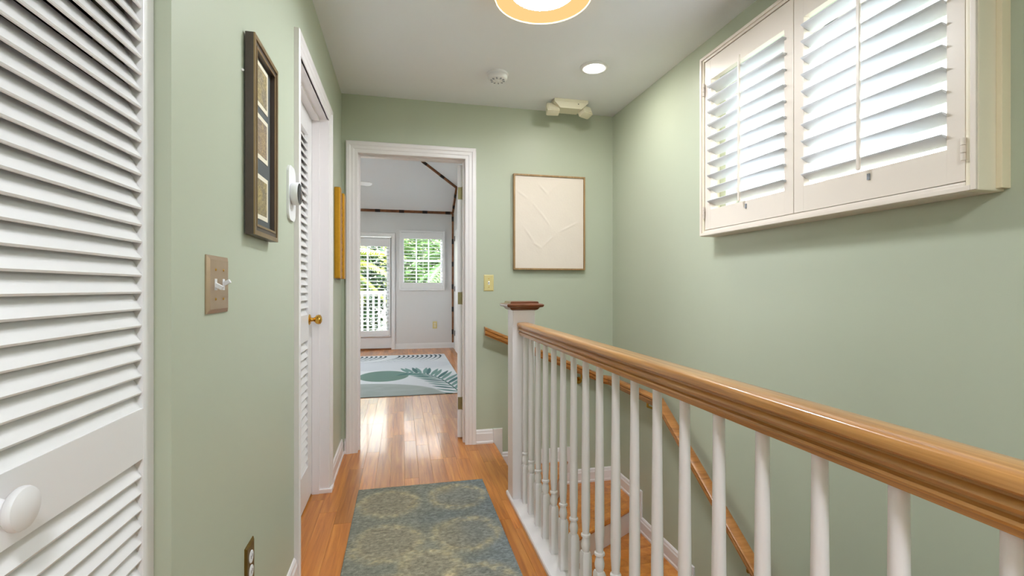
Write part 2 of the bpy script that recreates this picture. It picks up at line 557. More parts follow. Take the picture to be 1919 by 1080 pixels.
# ---- walls of the hall
LOW = -2.45
bm = BM(); T = 0.12
CL0, CL1, CLZ = -0.25, 0.964, 2.05            # closet opening
D0, D1, DZ = 2.00, 2.80, 2.065                # left hall door opening (rough)
for ya, yb, za, zb in ((YB, CL0, -0.1, CEIL), (CL0, CL1, CLZ, CEIL), (CL1, D0, -0.1, CEIL), (D0, D1, DZ, CEIL), (D1, YE, -0.1, CEIL)):
    box(bm, XL - T, XL, ya, yb, za, zb)
bmesh.ops.remove_doubles(bm, verts=bm.verts, dist=1e-5)
struct('wall_left', bm, 'wall')
bm = BM()
EX0, EX1, EZ = -0.315, 0.462, 2.065           # bedroom doorway (rough)
for xa, xb, za, zb in ((XL - T, EX0, -0.1, CEIL), (EX0, EX1, EZ, CEIL), (EX1, XR + T, LOW, CEIL)):
    box(bm, xa, xb, YE, YE + 0.06, za, zb)
struct('wall_end', bm, 'wall')
WY0, WY1, WZ0, WZ1 = 1.03, 2.09, 1.47, 2.22   # hall window opening
bm = BM()
for ya, yb, za, zb in ((YB, WY0, LOW, CEIL), (WY0, WY1, LOW, WZ0), (WY0, WY1, WZ1, CEIL), (WY1, YE, LOW, CEIL)):
    box(bm, XR, XR + T, ya, yb, za, zb)
struct('wall_right', bm, 'wall')
struct('wall_back', B(XL - T, XR + T, YB - T, YB, LOW, CEIL), 'wall')
struct('wall_stair_side', B(0.575, 0.660, YB, 2.52, LOW, -0.012), 'wall')
struct('ceiling', B(XL - T, XR + T, YB - T, YE + T, CEIL, CEIL + 0.1), 'ceiling')
struct('floor_lower', B(0.5, XR + T, YB - T, YE + T, LOW - 0.1, LOW), 'mdf')
# closet and side room behind the louvred doors
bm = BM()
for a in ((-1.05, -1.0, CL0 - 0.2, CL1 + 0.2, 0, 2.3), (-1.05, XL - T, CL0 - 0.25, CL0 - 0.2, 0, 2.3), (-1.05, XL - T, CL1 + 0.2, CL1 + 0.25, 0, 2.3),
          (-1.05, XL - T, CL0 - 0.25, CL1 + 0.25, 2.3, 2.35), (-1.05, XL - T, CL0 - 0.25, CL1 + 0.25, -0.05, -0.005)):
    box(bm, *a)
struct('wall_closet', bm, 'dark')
bm = BM()
for a in ((-1.05, -1.0, D0 - 0.2, D1 + 0.2, 0, 2.3), (-1.05, XL - T, D0 - 0.25, D0 - 0.2, 0, 2.3), (-1.05, XL - T, D1 + 0.2, D1 + 0.25, 0, 2.3),
          (-1.05, XL - T, D0 - 0.25, D1 + 0.25, 2.3, 2.35), (-1.05, XL - T, D0 - 0.25, D1 + 0.25, -0.05, -0.005)):
    box(bm, *a)
struct('wall_side_closet', bm, 'ceiling')

# ---- bedroom shell: hipped ceiling
def zc(x, y):
    return min(2.52 + 0.578 * (YF - y), 2.62 + 0.578 * (y - YN), 2.88 + 0.48 * (BXR - x), 2.88 + 0.48 * (x - BXL))
planes = [(0, -0.578, 2.52 + 0.578 * YF), (0, 0.578, 2.62 - 0.578 * YN), (-0.48, 0, 2.88 + 0.48 * BXR), (0.48, 0, 2.88 - 0.48 * BXL)]
bm = BM()
for i, (a, b, c) in enumerate(planes):
    poly = [(BXL, YN - 0.03), (BXR, YN - 0.03), (BXR, YF), (BXL, YF)]
    for j, (a2, b2, c2) in enumerate(planes):
        if i != j and poly:
            poly = clip(poly, a2 - a, b2 - b, c2 - c)
    if len(poly) >= 3:
        prism(bm, [(x, y, a * x + b * y + c) for x, y in poly], (0, 0, 0.08))
o = struct('ceiling_bedroom', bm, 'ceiling')
# near wall of the bedroom, seen from its own side
bm = BM()
for xa, xb, za, zb in ((BXL - T, EX0, -0.1, 2.75), (EX0, EX1, EZ, 2.75), (EX1, BXR + T, -0.1, 2.75)):
    box(bm, xa, xb, YE + 0.06, YN, za, zb)
struct('wall_bedroom_near', bm, 'bedwall')
yk0, yk1 = YN + (2.88 - 2.62) / 0.578, YF - (2.88 - 2.52) / 0.578
bm = BM()
prism(bm, [(BXR, YN, -0.1), (BXR, YF + T, -0.1), (BXR, YF + T, 2.6), (BXR, YF, 2.60), (BXR, yk1, 2.95), (BXR, yk0, 2.95), (BXR, YN, 2.70)], (T, 0, 0))
struct('wall_bedroom_right', bm, 'bedwall')
# left wall of the bedroom with a window opening added for daylight
bm = BM()
BW0, BW1, BWZ0, BWZ1 = 5.2, 7.4, 0.9, 2.2
prism(bm, [(BXL, YN, -0.1), (BXL, YF, -0.1), (BXL, YF, BWZ0), (BXL, YN, BWZ0)], (-T, 0, 0))
prism(bm, [(BXL, YN, BWZ0), (BXL, BW0, BWZ0), (BXL, BW0, BWZ1), (BXL, YN, BWZ1)], (-T, 0, 0))
prism(bm, [(BXL, BW1, BWZ0), (BXL, YF, BWZ0), (BXL, YF, BWZ1), (BXL, BW1, BWZ1)], (-T, 0, 0))
prism(bm, [(BXL, YN, BWZ1), (BXL, YF, BWZ1), (BXL, YF, 2.60), (BXL, yk1, 2.95), (BXL, yk0, 2.95), (BXL, YN, 2.70)], (-T, 0, 0))
struct('wall_bedroom_left', bm, 'bedwall')
# far wall: French door and window openings
FD0, FD1, FDZ = -1.02, -0.19, 2.05
FW0, FW1, FWZ0, FWZ1 = 0.00, 0.74, 1.18, 2.06
bm = BM()
for xa, xb, za, zb in ((BXL - T, FD0, -0.1, 2.62), (FD0, FD1, FDZ, 2.62), (FD1, FW0, -0.1, 2.62), (FW0, FW1, -0.1, FWZ0), (FW0, FW1, FWZ1, 2.62), (FW1, BXR + T, -0.1, 2.62)):
    box(bm, xa, xb, YF, YF + T, za, zb)
struct('wall_bedroom_far', bm, 'bedwall')

# ---- door casings and jambs (trims)
def casing_profile(w):
    """[(across, proud)] from the opening's edge outwards"""
    return [(0, 0), (0, 0.010), (0.004, 0.012), (w * 0.3, 0.013), (w * 0.36, 0.016), (w * 0.6, 0.017), (w * 0.68, 0.021), (w * 0.93, 0.022), (w, 0.018), (w, 0)]

def casing(name, axis, plane, sgn, a0, a1, top, w, mat, zb=0.0):
    """three-sided casing on the wall plane: axis 'Y' = wall parallel to Y (plane is x); sgn = direction it stands proud"""
    prof = casing_profile(w)
    def P(a, z, d):
        return (plane + sgn * d, a, z) if axis == 'Y' else (a, plane + sgn * d, z)
    bm = BM()
    rings = []
    path = [(a0, zb, -1, 0), (a0, top, -1, 1), (a1, top, 1, 1), (a1, zb, 1, 0)]
    for a, z, sa, sz in path:
        rings.append([bm.verts.new(P(a + sa * u, z + sz * u, d)) for u, d in prof])
    n = len(prof)
    for r0, r1 in zip(rings, rings[1:]):
        for i in range(n):
            bm.faces.new((r0[i], r0[(i + 1) % n], r1[(i + 1) % n], r1[i]))
    bm.faces.new(rings[0]); bm.faces.new(rings[-1])
    return struct(name, bm, mat)

t1 = casing('trim_1', 'Y', XL, 1, 2.022, 2.782, 2.045, 0.070, 'trim')
bm = BM()
for ya, yb, za, zb in ((D0, 2.02, 0, DZ), (2.78, D1, 0, DZ), (2.02, 2.78, 2.045, DZ)):
    box(bm, XL - T, XL + 0.006, ya, yb, za, zb)
obj('jamb', bm, 'trim', t1)
bm = BM()      # stop that the door closes against
for ya, yb, za, zb in ((2.02, 2.032, 0, 2.045), (2.768, 2.78, 0, 2.045), (2.032, 2.768, 2.033, 2.045)):
    box(bm, XL - 0.077, XL - 0.040, ya, yb, za, zb)
obj('door_stop', bm, 'trim', t1)
obj('plinth_block', B(XL - 0.074, XL + 0.026, 2.770, 2.855, 0, 0.022, bev=0.002), 'trim', t1)
t2 = casing('trim_2', 'X', YE, -1, EX0 + 0.022, EX1 - 0.022, 2.043, 0.078, 'trim')
bm = BM()
for xa, xb, za, zb in ((EX0, EX0 + 0.02, 0, EZ), (EX1 - 0.02, EX1, 0, EZ), (EX0 + 0.02, EX1 - 0.02, 2.045, EZ)):
    box(bm, xa, xb, YE - 0.006, YN + 0.006, za, zb)
obj('jamb', bm, 'trim', t2)
bm = BM()
for xa, xb, za, zb in ((EX0 + 0.02, EX0 + 0.031, 0, 2.045), (EX1 - 0.031, EX1 - 0.02, 0, 2.045), (EX0 + 0.031, EX1 - 0.031, 2.034, 2.045)):
    box(bm, xa, xb, YE + 0.045, YN - 0.036, za, zb)
obj('door_stop', bm, 'trim', t2)
casing('trim_3', 'X', YN, 1, EX0 + 0.022, EX1 - 0.022, 2.043, 0.07, 'bedtrim')

# ---- baseboards
BP = [(0, 0), (0.020, 0), (0.020, 0.012), (0.015, 0.020), (0.014, 0.072), (0.010, 0.080), (0.009, 0.090), (0.004, 0.098), (0, 0.100)]
def base_run(bm, p0, p1, nrm, prof=BP, h=1.0):
    """profile (proud, height) extruded from p0 to p1 along a wall whose normal is nrm"""
    n = Vector(nrm)
    pts = [Vector(p0) + n * d + Vector((0, 0, z * h)) for d, z in prof]
    return prism(bm, pts, Vector(p1) - Vector(p0))
struct('baseboard_left', base_run(BM(), (XL, 2.852, 0), (XL, YE, 0), (1, 0, 0)), 'trim')
struct('baseboard_left_front', base_run(BM(), (XL, CL1 + 0.004, 0), (XL, 1.950, 0), (1, 0, 0)), 'trim')
struct('baseboard_end_left', base_run(BM(), (XL + 0.02, YE, 0), (-0.372, YE, 0), (0, -1, 0)), 'trim')
bb = struct('baseboard_end', base_run(BM(), (0.519, YE, 0), (0.640, YE, 0), (0, -1, 0)), 'trim')
struct('baseboard_bedroom_far', base_run(BM(), (-0.12, YF, 0), (BXR, YF, 0), (0, -1, 0)), 'bedtrim')
struct('baseboard_bedroom_right', base_run(BM(), (BXR, YN, 0), (BXR, 7.42, 0), (-1, 0, 0)), 'bedtrim')

# ================================================================== STAIRCASE
stair = thing('staircase', 'oak winder stair with white risers turning down beside the green wall', 'staircase', (1.1, 2.9, -0.6))
P0 = (0.652, 2.472)
a60 = (P0[0] + (YE - P0[1]) / math.tan(math.radians(60)), YE)
a30 = (XR, P0[1] + (XR - P0[0]) * math.tan(math.radians(30)))
treads = [([P0, a60, (0.62, YE), (0.62, P0[1])], -RISE, P0, a60),
          ([P0, a30, (XR, YE), a60], -2 * RISE, P0, a30),
          ([P0, (XR, P0[1]), a30], -3 * RISE, P0, (XR, P0[1]))]
RUN = 0.259
for k in range(8):
    y1 = P0[1] - RUN * k
    treads.append(([(0.66, y1 - RUN), (XR, y1 - RUN), (XR, y1), (0.66, y1)], -(4 + k) * RISE, (0.66, y1 - RUN), (XR, y1 - RUN)))
for ti, (poly, z, e0, e1) in enumerate(treads):
    bm = BM(); prism(bm, [(x, y, z - 0.030) for x, y in poly], (0, 0, 0.020))
    tr = obj('tread', bm, 'mdf', stair)
    d = Vector((e1[0] - e0[0], e1[1] - e0[1])).normalized()
    nrm = Vector((-d.y, d.x))                    # into the tread
    cen = Vector((sum(p[0] for p in poly) / len(poly), sum(p[1] for p in poly) / len(poly)))
    if nrm.dot(cen - Vector(e0)) < 0: nrm = -nrm
    dist = [nrm.dot(Vector(p) - Vector(e0)) for p in poly]
    top = max(dist)
    s = 0.045
    while s < top - 1e-3:
        c0 = nrm.dot(Vector(e0))
        q = clip(poly, nrm.x, nrm.y, -(c0 + s + 0.0005))
        if q: q = clip(q, -nrm.x, -nrm.y, c0 + min(s + PW, top) - 0.0005)
        if len(q) >= 3:
            bm = BM(); prism(bm, [(x, y, z - 0.010) for x, y in q], (0, 0, 0.010))
            bmesh.ops.remove_doubles(bm, verts=bm.verts, dist=1e-5)
            obj('plank', bm, 'tread', tr)
        s += PW
    # nosing: rounded oak strip along the edge
    prof = [(0.045, 0.0), (-0.010, 0.0), (-0.020, -0.005), (-0.024, -0.014), (-0.020, -0.024), (-0.010, -0.030), (0.0, -0.030), (0.0, -0.011), (0.045, -0.011)]
    A = Vector((e0[0], e0[1], 0)); n3 = Vector((nrm.x, nrm.y, 0))
    v = Vector((e1[0] - e0[0], e1[1] - e0[1], 0))
    bm = BM(); prism(bm, [A + n3 * a + Vector((0, 0, z + b)) for a, b in prof], v)
    obj('nosing', bm, 'tread', tr)
    # riser below this nosing down to the next tread
    bm = BM(); prism(bm, [A + n3 * 0.0 + Vector((0, 0, z - 0.030)), A + n3 * 0.018 + Vector((0, 0, z - 0.030)), A + n3 * 0.018 + Vector((0, 0, z - RISE)), A + Vector((0, 0, z - RISE))], v)
    obj('riser', bm, 'trim', stair)
obj('riser', B(0.610, 0.628, 2.545, YE, -RISE, -0.030), 'trim', stair)
# skirting that steps down with the treads
def skirt(name_bm, p0, p1, nrm, z):
    base_run(name_bm, (p0[0], p0[1], z), (p1[0], p1[1], z), nrm)
SK = [(0, 0), (0.016, 0), (0.016, 0.004), (0.010, 0.010), (0.010, 0.060), (0.005, 0.068), (0, 0.070)]
def drop(bm, p, dirn, nrm, z0, z1):
    """vertical board: p = wall point of its outer edge, dirn = along the wall away from that edge"""
    p, dirn, n = Vector((p[0], p[1], 0)), Vector(dirn), Vector(nrm)
    pts = [p + dirn * u + n * (0.012 if 0.004 < u < 0.066 else 0.008) for u in (0, 0.006, 0.064, 0.070)]
    pts = [p + Vector((0, 0, 0))] + pts + [p + dirn * 0.070]
    prism(bm, [q + Vector((0, 0, z0)) for q in pts], (0, 0, z1 - z0))
def skpart(bm): obj('skirting', bm, 'trim', stair)
bm = BM(); drop(bm, (0.712, YE), (-1, 0, 0), (0, -1, 0), -RISE + 0.09, 0.100); skpart(bm)
bm = BM(); skirt(bm, (0.640, YE), (1.205, YE), (0, -1, 0), -RISE); skpart(bm)
bm = BM(); drop(bm, (1.262, YE), (-1, 0, 0), (0, -1, 0), -2 * RISE + 0.09, -RISE + 0.100); skpart(bm)
bm = BM(); skirt(bm, (1.200, YE), (XR, YE), (0, -1, 0), -2 * RISE); skpart(bm)
bm = BM(); skirt(bm, (XR, YE), (XR, 2.990), (-1, 0, 0), -2 * RISE); skpart(bm)
bm = BM(); drop(bm, (XR, 2.940), (0, 1, 0), (-1, 0, 0), -3 * RISE + 0.09, -2 * RISE + 0.100); skpart(bm)
bm = BM(); skirt(bm, (XR, 3.000), (XR, 2.450), (-1, 0, 0), -3 * RISE); skpart(bm)
bm = BM(); drop(bm, (XR, 2.350), (0, 1, 0), (-1, 0, 0), -4 * RISE + 0.09, -3 * RISE + 0.100); skpart(bm)
bm = BM()      # raked skirting of the straight flight
y0, y1 = 2.40, 2.47 - 8 * RUN
z0 = -3 * RISE - 0.05
sl = RISE / RUN
prism(bm, [(XR, y0, z0), (XR, y1, z0 - sl * (y0 - y1)), (XR, y1, z0 - sl * (y0 - y1) - 0.30), (XR, y0, z0 - 0.30)], (-0.014, 0, 0)); skpart(bm)

# ================================================================== BALUSTRADE
BX = 0.617
bal = thing('balustrade', 'white balustrade with oak handrail, turned balusters and capped square newel', 'balustrade', (BX, 0.5, 0))
bm = BM()
prof = [(0.552, -0.0), (0.552, 0.014), (0.556, 0.020), (0.678, 0.020), (0.682, 0.014), (0.682, -0.24), (0.662, -0.24), (0.662, 0.0)]
prism(bm, [(a, YB, b) for a, b in prof], (0, 2.545 - YB, 0))
obj('base_rail', bm, 'trim', bal)
bm = BM()
lathe(bm, [(0.060, -0.24), (0.060, 1.008)], (0.6215, 2.480, 0), 4, rot=math.pi / 4, sq=True)
bmesh.ops.bevel(bm, geom=[e for e in bm.edges if abs(e.verts[0].co.z - e.verts[1].co.z) > 0.5], offset=0.004, segments=2, affect='EDGES')
nw = obj('newel_post', bm, 'trim', bal)
bm = BM()
lathe(bm, [(0.064, 1.006), (0.072, 1.010), (0.080, 1.020), (0.094, 1.024), (0.098, 1.030), (0.098, 1.036), (0.091, 1.040), (0.076, 1.042), (0.074, 1.050), (0.070, 1.052)], (0.6215, 2.480, 0), 4, rot=math.pi / 4, sq=True)
obj('cap', bm, 'cap', nw)
bm = BM()
half = [(0.0190, 0), (0.0200, 0.007), (0.0240, 0.009), (0.0256, 0.013), (0.0240, 0.017), (0.0180, 0.0195), (0.0180, 0.0225), (0.0260, 0.0255), (0.0285, 0.0305), (0.0270, 0.0345), (0.0205, 0.0385), (0.0205, 0.0420), (0.0300, 0.0450), (0.0335, 0.049), (0.0335, 0.0575), (0.0315, 0.0625), (0.0275, 0.0652), (0.016, 0.0665), (0.006, 0.0670)]
prof = [(a, b) for a, b in half] + [(-a, b) for a, b in half[::-1]]
prism(bm, [(BX + a, YB, 0.876 + b) for a, b in prof], (0, 2.421 - YB, 0))
obj('handrail', bm, 'oak_y', bal, smooth=True)
# one baluster, then copies
bm = BM()
s = 0.0160
lathe(bm, [(s, 0.019), (s, 0.206), (s * 0.80, 0.2165)], (0, 0, 0), 4, rot=math.pi / 4, sq=True)
turn = [(0.0105, 0.214), (0.0125, 0.220), (0.0155, 0.232), (0.0160, 0.240), (0.0140, 0.252), (0.0112, 0.262), (0.0112, 0.265), (0.0160, 0.268), (0.0168, 0.272), (0.0160, 0.276), (0.0118, 0.279),
        (0.0125, 0.290), (0.0150, 0.330), (0.0152, 0.40), (0.0140, 0.56), (0.0122, 0.74), (0.0112, 0.885)]
lathe(bm, turn, (0, 0, 0), 20)
for v in bm.verts: v.co += Vector((BX, 2.257, 0))
b0 = obj('baluster', bm, 'trim', bal, smooth=True)
w0 = Vector(b0['_w'])
k = 1
while 2.257 - 0.1183 * k > YB + 0.05:
    dup(b0, w0 + Vector((0, -0.1183 * k, 0)), bal); k += 1
dup(b0, w0 + Vector((0, 0.1183, 0)), bal)

# ================================================================== WALL HANDRAIL
wr = thing('wall_handrail', 'oak handrail fixed to the green wall, following the stair down round the corner', 'handrail', (1.3, 3.0, 0.4))
rp = [(-0.016, -0.030), (0.016, -0.030), (0.018, -0.018), (0.026, -0.014), (0.027, 0.0), (0.022, 0.006), (0.029, 0.014), (0.028, 0.024), (0.018, 0.031), (-0.018, 0.031), (-0.028, 0.024), (-0.029, 0.014), (-0.022, 0.006), (-0.027, 0.0), (-0.026, -0.014), (-0.018, -0.018)]
path = [(0.570, 3.345, 0.816), (1.470, 3.345, 0.437), (1.512, 3.303, 0.432), (1.512, 2.610, 0.430), (1.512, 1.77, -0.145), (1.512, 0.55, -0.98)]
obj('rail', sweep(BM(), rp, path), 'oak_x', wr, smooth=True)
for (x, y, z, ax) in ((0.80, 3.345, 0.719, 'Y'), (1.30, 3.345, 0.508, 'Y'), (1.512, 2.75, 0.430, 'X'), (1.512, 1.85, -0.092, 'X'), (1.512, 0.9, -0.74, 'X')):
    bm = BM()
    tube(bm, (x, y, z - 0.028), (x, y, z - 0.060), 0.007)
    w = (x, YE, z - 0.085) if ax == 'Y' else (XR, y, z - 0.085)
    tube(bm, (x, y, z - 0.058), w, 0.007)
    v = Vector((0, -0.008, 0)) if ax == 'Y' else Vector((-0.008, 0, 0))
    tube(bm, w, Vector(w) + v, 0.026, 16)
    obj('bracket', bm, 'brass', wr, smooth=True)

# ================================================================== LOUVRED DOORS
def slat_mesh(name, w, depth, length, thick, mat):
    """slat along Y, centred; face leans so that its room edge (+x) is low"""
    bm = BM()
    pts = [(-depth / 2, w / 2 - thick * 0.3), (-depth / 2 + thick * 0.6, w / 2 + thick * 0.4), (depth / 2, -w / 2 + thick * 0.5), (depth / 2 - 0.001, -w / 2), (depth / 2 - thick * 0.6, -w / 2 - thick * 0.1)]
    prism(bm, [(a, -length / 2, b) for a, b in pts], (0, length, 0))
    bmesh.ops.recalc_face_normals(bm, faces=bm.faces[:])
    me = bpy.data.meshes.new(name); bm.to_mesh(me); bm.free(); me.materials.append(M[mat]); return me

def louvre_leaf(bm, xf, t, y0, y1, z0, z1, stile, rails, bev=0.002):
    """stiles and rails with front face at xf, thickness t (behind)"""
    box(bm, xf - t, xf, y0, y0 + stile, z0, z1, bev=bev)
    box(bm, xf - t, xf, y1 - stile, y1, z0, z1, bev=bev)
    for a, b in rails:
        box(bm, xf - t, xf - 0.0005, y0 + stile - 0.001, y1 - stile + 0.001, a, b)

def fill_slats(parent, xf, t, y0, y1, spans, pitch, mat, depth=None):
    L = y1 - y0 + 0.006
    me = slat_mesh('slat', pitch * 1.28, t * 0.92 if depth is None else depth, L, 0.0055, mat)
    for a, b in spans:
        n = int(round((b - a) / pitch))
        p = (b - a) / n
        for i in range(n):
            o = bpy.data.objects.new('slat', me)
            link(o, (xf - t / 2, (y0 + y1) / 2, a + p * (i + 0.5)), parent)

# closet bifold, just left of the camera
cd = bpy.data.objects.new('door_1', None); link(cd, (XL - 0.04, 0.36, 0)); cd['kind'] = 'structure'
cd['label'] = 'white louvred bifold closet door with round white knob'
XF = XL - 0.026
for y0, y1, knob in ((0.362, CL1 - 0.002, True), (CL0 + 0.003, 0.358, False)):
    bm = BM()
    rails = [(0.012, 0.135), (0.836, 0.921), (1.94, 2.03)]
    louvre_leaf(bm, XF, 0.028, y0, y1, 0.012, 2.03, 0.036, rails)
    leaf = obj('door_leaf', bm, 'door', cd)
    # thin bead down the stile edge
    fill_slats(leaf, XF, 0.028, y0 + 0.036, y1 - 0.036, [(0.135, 0.836), (0.921, 1.94)], 0.0283, 'door', 0.024)
    if knob:
        bm = BM()
        lathe(bm, [(0.013, 0.0), (0.011, 0.005), (0.010, 0.011), (0.014, 0.015), (0.021, 0.018), (0.0238, 0.0215), (0.0240, 0.025), (0.0225, 0.028), (0.016, 0.0305), (0.006, 0.0318), (0.0005, 0.032)], (XF, 0.624, 0.885), 28, 'X')
        obj('knob', bm, 'door', leaf, smooth=True)
# louvred hall door further on
XD = XL - 0.078
bm = BM()
louvre_leaf(bm, XD, 0.034, 2.024, 2.776, 0.012, 2.040, 0.105, [(0.012, 0.190), (0.850, 0.985), (1.925, 2.040)])
d2 = struct('door_2', bm, 'door')
d2['label'] = 'closed white louvred hall door with brass knob'
fill_slats(d2, XD, 0.034, 2.024 + 0.105, 2.776 - 0.105, [(0.190, 0.850), (0.985, 1.925)], 0.040, 'door', 0.030)
bm = BM()
lathe(bm, [(0.028, 0), (0.028, 0.003), (0.022, 0.007), (0.011, 0.009), (0.0095, 0.022), (0.014, 0.028), (0.023, 0.036), (0.026, 0.046), (0.024, 0.056), (0.014, 0.062), (0.001, 0.064)], (XD, 2.70, 0.955), 24, 'X')
obj('knob', bm, 'brass', d2, smooth=True)

# open bedroom door: we look at its hinge edge
HX, HY = 0.436, YN + 0.012
bm = BM()
LW, LT = 0.735, 0.036
# built in its own frame: hinge edge at y=0, leaf goes to +y, thickness to -x
for a in ((-LT, 0, 0, 0.11, 0.012, 2.035), (-LT, 0, LW - 0.11, LW, 0.012, 2.035), (-LT, 0, 0.11, LW - 0.11, 0.012, 0.22), (-LT, 0, 0.11, LW - 0.11, 0.86, 1.0), (-LT, 0, 0.11, LW - 0.11, 1.90, 2.035)):
    box(bm, *a)
box(bm, -LT + 0.011, -0.011, 0.11, LW - 0.11, 0.22, 0.86); box(bm, -LT + 0.011, -0.011, 0.11, LW - 0.11, 1.0, 1.90)
ANG = math.radians(-12)
for v in bm.verts:
    v.co = Matrix.Rotation(ANG, 3, 'Z') @ v.co + Vector((HX, HY, 0))
d3 = struct('door_3', bm, 'bedtrim')
d3['label'] = 'white bedroom door standing open, its hinge edge toward the hall'
for z in (0.265, 1.045, 1.825):
    bm = BM()
    box(bm, -LT + 0.004, -0.001, -0.0025, 0.0, z - 0.045, z + 0.045)
    for v in bm.verts: v.co = Matrix.Rotation(ANG, 3, 'Z') @ v.co + Vector((HX, HY, 0))
    tube(bm, (HX + 0.001, HY - 0.006, z - 0.048), (HX + 0.001, HY - 0.006, z + 0.048), 0.0055)
    obj('hinge', bm, 'hinge', d3, smooth=True)
for s in (0, 1):
    bm = BM()
    lathe(bm, [(0.028, 0), (0.026, 0.005), (0.011, 0.009), (0.010, 0.022), (0.023, 0.036), (0.026, 0.046), (0.020, 0.060), (0.001, 0.064)], (0, 0, 0), 20, 'X', -1 if s else 1)
    for v in bm.verts: v.co = Matrix.Rotation(ANG, 3, 'Z') @ (v.co + Vector((-LT if s else 0, LW - 0.06, 0.955))) + Vector((HX, HY, 0))
    obj('knob', bm, 'brass', d3, smooth=True)

# closet door on the bedroom's right wall
casing('trim_4', 'Y', BXR, -1, 7.52, 8.42, 2.05, 0.085, 'bedtrim')
d4 = struct('door_4', B(BXR - 0.030, BXR - 0.001, 7.53, 8.41, 0.012, 2.04, bev=0.003), 'bedtrim')
d4['label'] = 'white closet door beside the far bedroom corner'
for z in (0.32, 1.1, 1.985):
    bm = BM(); tube(bm, (BXR - 0.034, 8.414, z - 0.045), (BXR - 0.034, 8.414, z + 0.045), 0.008)
    obj('hinge', bm, 'slot', d4)

# ================================================================== WINDOWS
def sash(bm, axis, plane0, plane1, a0, a1, z0, z1, w, cols=1, rows=1, mw=0.02):
    """frame plus muntins between planes; axis 'X': wall along X (planes are y)"""
    def bx(p, q, r, s):
        if axis == 'X': box(bm, p, q, plane0, plane1, r, s)
        else: box(bm, plane0, plane1, p, q, r, s)
    bx(a0, a0 + w, z0, z1); bx(a1 - w, a1, z0, z1); bx(a0 + w, a1 - w, z0, z0 + w); bx(a0 + w, a1 - w, z1 - w, z1)
    for i in range(1, cols):
        c = a0 + w + (a1 - a0 - 2 * w) * i / cols; bx(c - mw / 2, c + mw / 2, z0 + w, z1 - w)
    for i in range(1, rows):
        c = z0 + w + (z1 - z0 - 2 * w) * i / rows; bx(a0 + w, a1 - w, c - mw / 2, c + mw / 2)
def pane(parent, axis, plane, a0, a1, z0, z1):
    bm = BM()
    if axis == 'X': box(bm, a0, a1, plane, plane + 0.003, z0, z1)
    else: box(bm, plane, plane + 0.003, a0, a1, z0, z1)
    obj('pane', bm, 'glass', parent)

bm = BM(); sash(bm, 'Y', XR + 0.075, XR + 0.115, WY0, WY1, WZ0, WZ1, 0.045)
box(bm, XR + 0.075, XR + 0.115, (WY0 + WY1) / 2 - 0.03, (WY0 + WY1) / 2 + 0.03, WZ0, WZ1)
w1 = struct('window_1', bm, 'trim')
pane(w1, 'Y', XR + 0.095, WY0 + 0.045, (WY0 + WY1) / 2 - 0.03, WZ0 + 0.045, WZ1 - 0.045)
pane(w1, 'Y', XR + 0.095, (WY0 + WY1) / 2 + 0.03, WY1 - 0.045, WZ0 + 0.045, WZ1 - 0.045)

def louver_mesh(w, t, L, tilt, axis, mat, sgn=1):
    """lens-section louver centred at 0; axis = long direction; tilt lifts the room edge; room is on -x (axis Y) or -y (axis X)"""
    bm = BM(); n = 7
    up = [(-w / 2 + w * i / n, t / 2 * math.sin(math.pi * min(1, max(0, i / n))) ** 0.6 if 0 < i < n else 0.0012) for i in range(n + 1)]
    prof = up + [(a, -b) for a, b in up[::-1]]
    ca, sa = math.cos(tilt), math.sin(tilt)
    prof = [(a * ca + b * sa, -a * sa + b * ca) for a, b in prof]
    if axis == 'Y': prism(bm, [(a, -L / 2, b) for a, b in prof], (0, L, 0))
    else: prism(bm, [(-L / 2, a, b) for a, b in prof], (L, 0, 0))
    bmesh.ops.recalc_face_normals(bm, faces=bm.faces[:])
    me = bpy.data.meshes.new('louver'); bm.to_mesh(me); bm.free(); me.materials.append(M[mat])
    for p in me.polygons: p.use_smooth = len(p.vertices) == 4
    return me

# ---- hall shutters: a box frame on the right wall with two hinged panels
SXF = 1.487
SY0, SY1, SZ0, SZ1 = 0.955, 2.165, 1.384, 2.290
sh = thing('plantation_shutters', 'cream plantation shutters in a box frame on the green wall above the stair', 'shutters', (XR, 1.56, SZ0))
def ring_frame(bm, x0, x1, y0, y1, z0, z1, w, bev=0.003):
    box(bm, x0, x1, y0, y0 + w, z0, z1, bev=bev); box(bm, x0, x1, y1 - w, y1, z0, z1, bev=bev)
    box(bm, x0, x1, y0 + w, y1 - w, z0, z0 + w, bev=bev); box(bm, x0, x1, y0 + w, y1 - w, z1 - w, z1, bev=bev)
for nm, a in (('frame_side', (SY0, SY0 + 0.030, SZ0, SZ1)), ('frame_side', (SY1 - 0.030, SY1, SZ0, SZ1)), ('frame_sill', (SY0 + 0.030, SY1 - 0.030, SZ0, SZ0 + 0.028)), ('frame_head', (SY0 + 0.030, SY1 - 0.030, SZ1 - 0.028, SZ1))):
    bm = BM(); box(bm, SXF, XR, a[0], a[1], a[2], a[3], bev=0.004)
    obj(nm, bm, 'frame_warm_lit' if nm == 'frame_side' else 'shutter', sh)
# wall fillet behind the frame, warm light put into its cream colour
for ya in (SY0 - 0.014, SY1):
    obj('wall_fillet', B(XR - 0.032, XR, ya, ya + 0.014, SZ0 + 0.006, SZ1, bev=0.002), 'cream', sh)
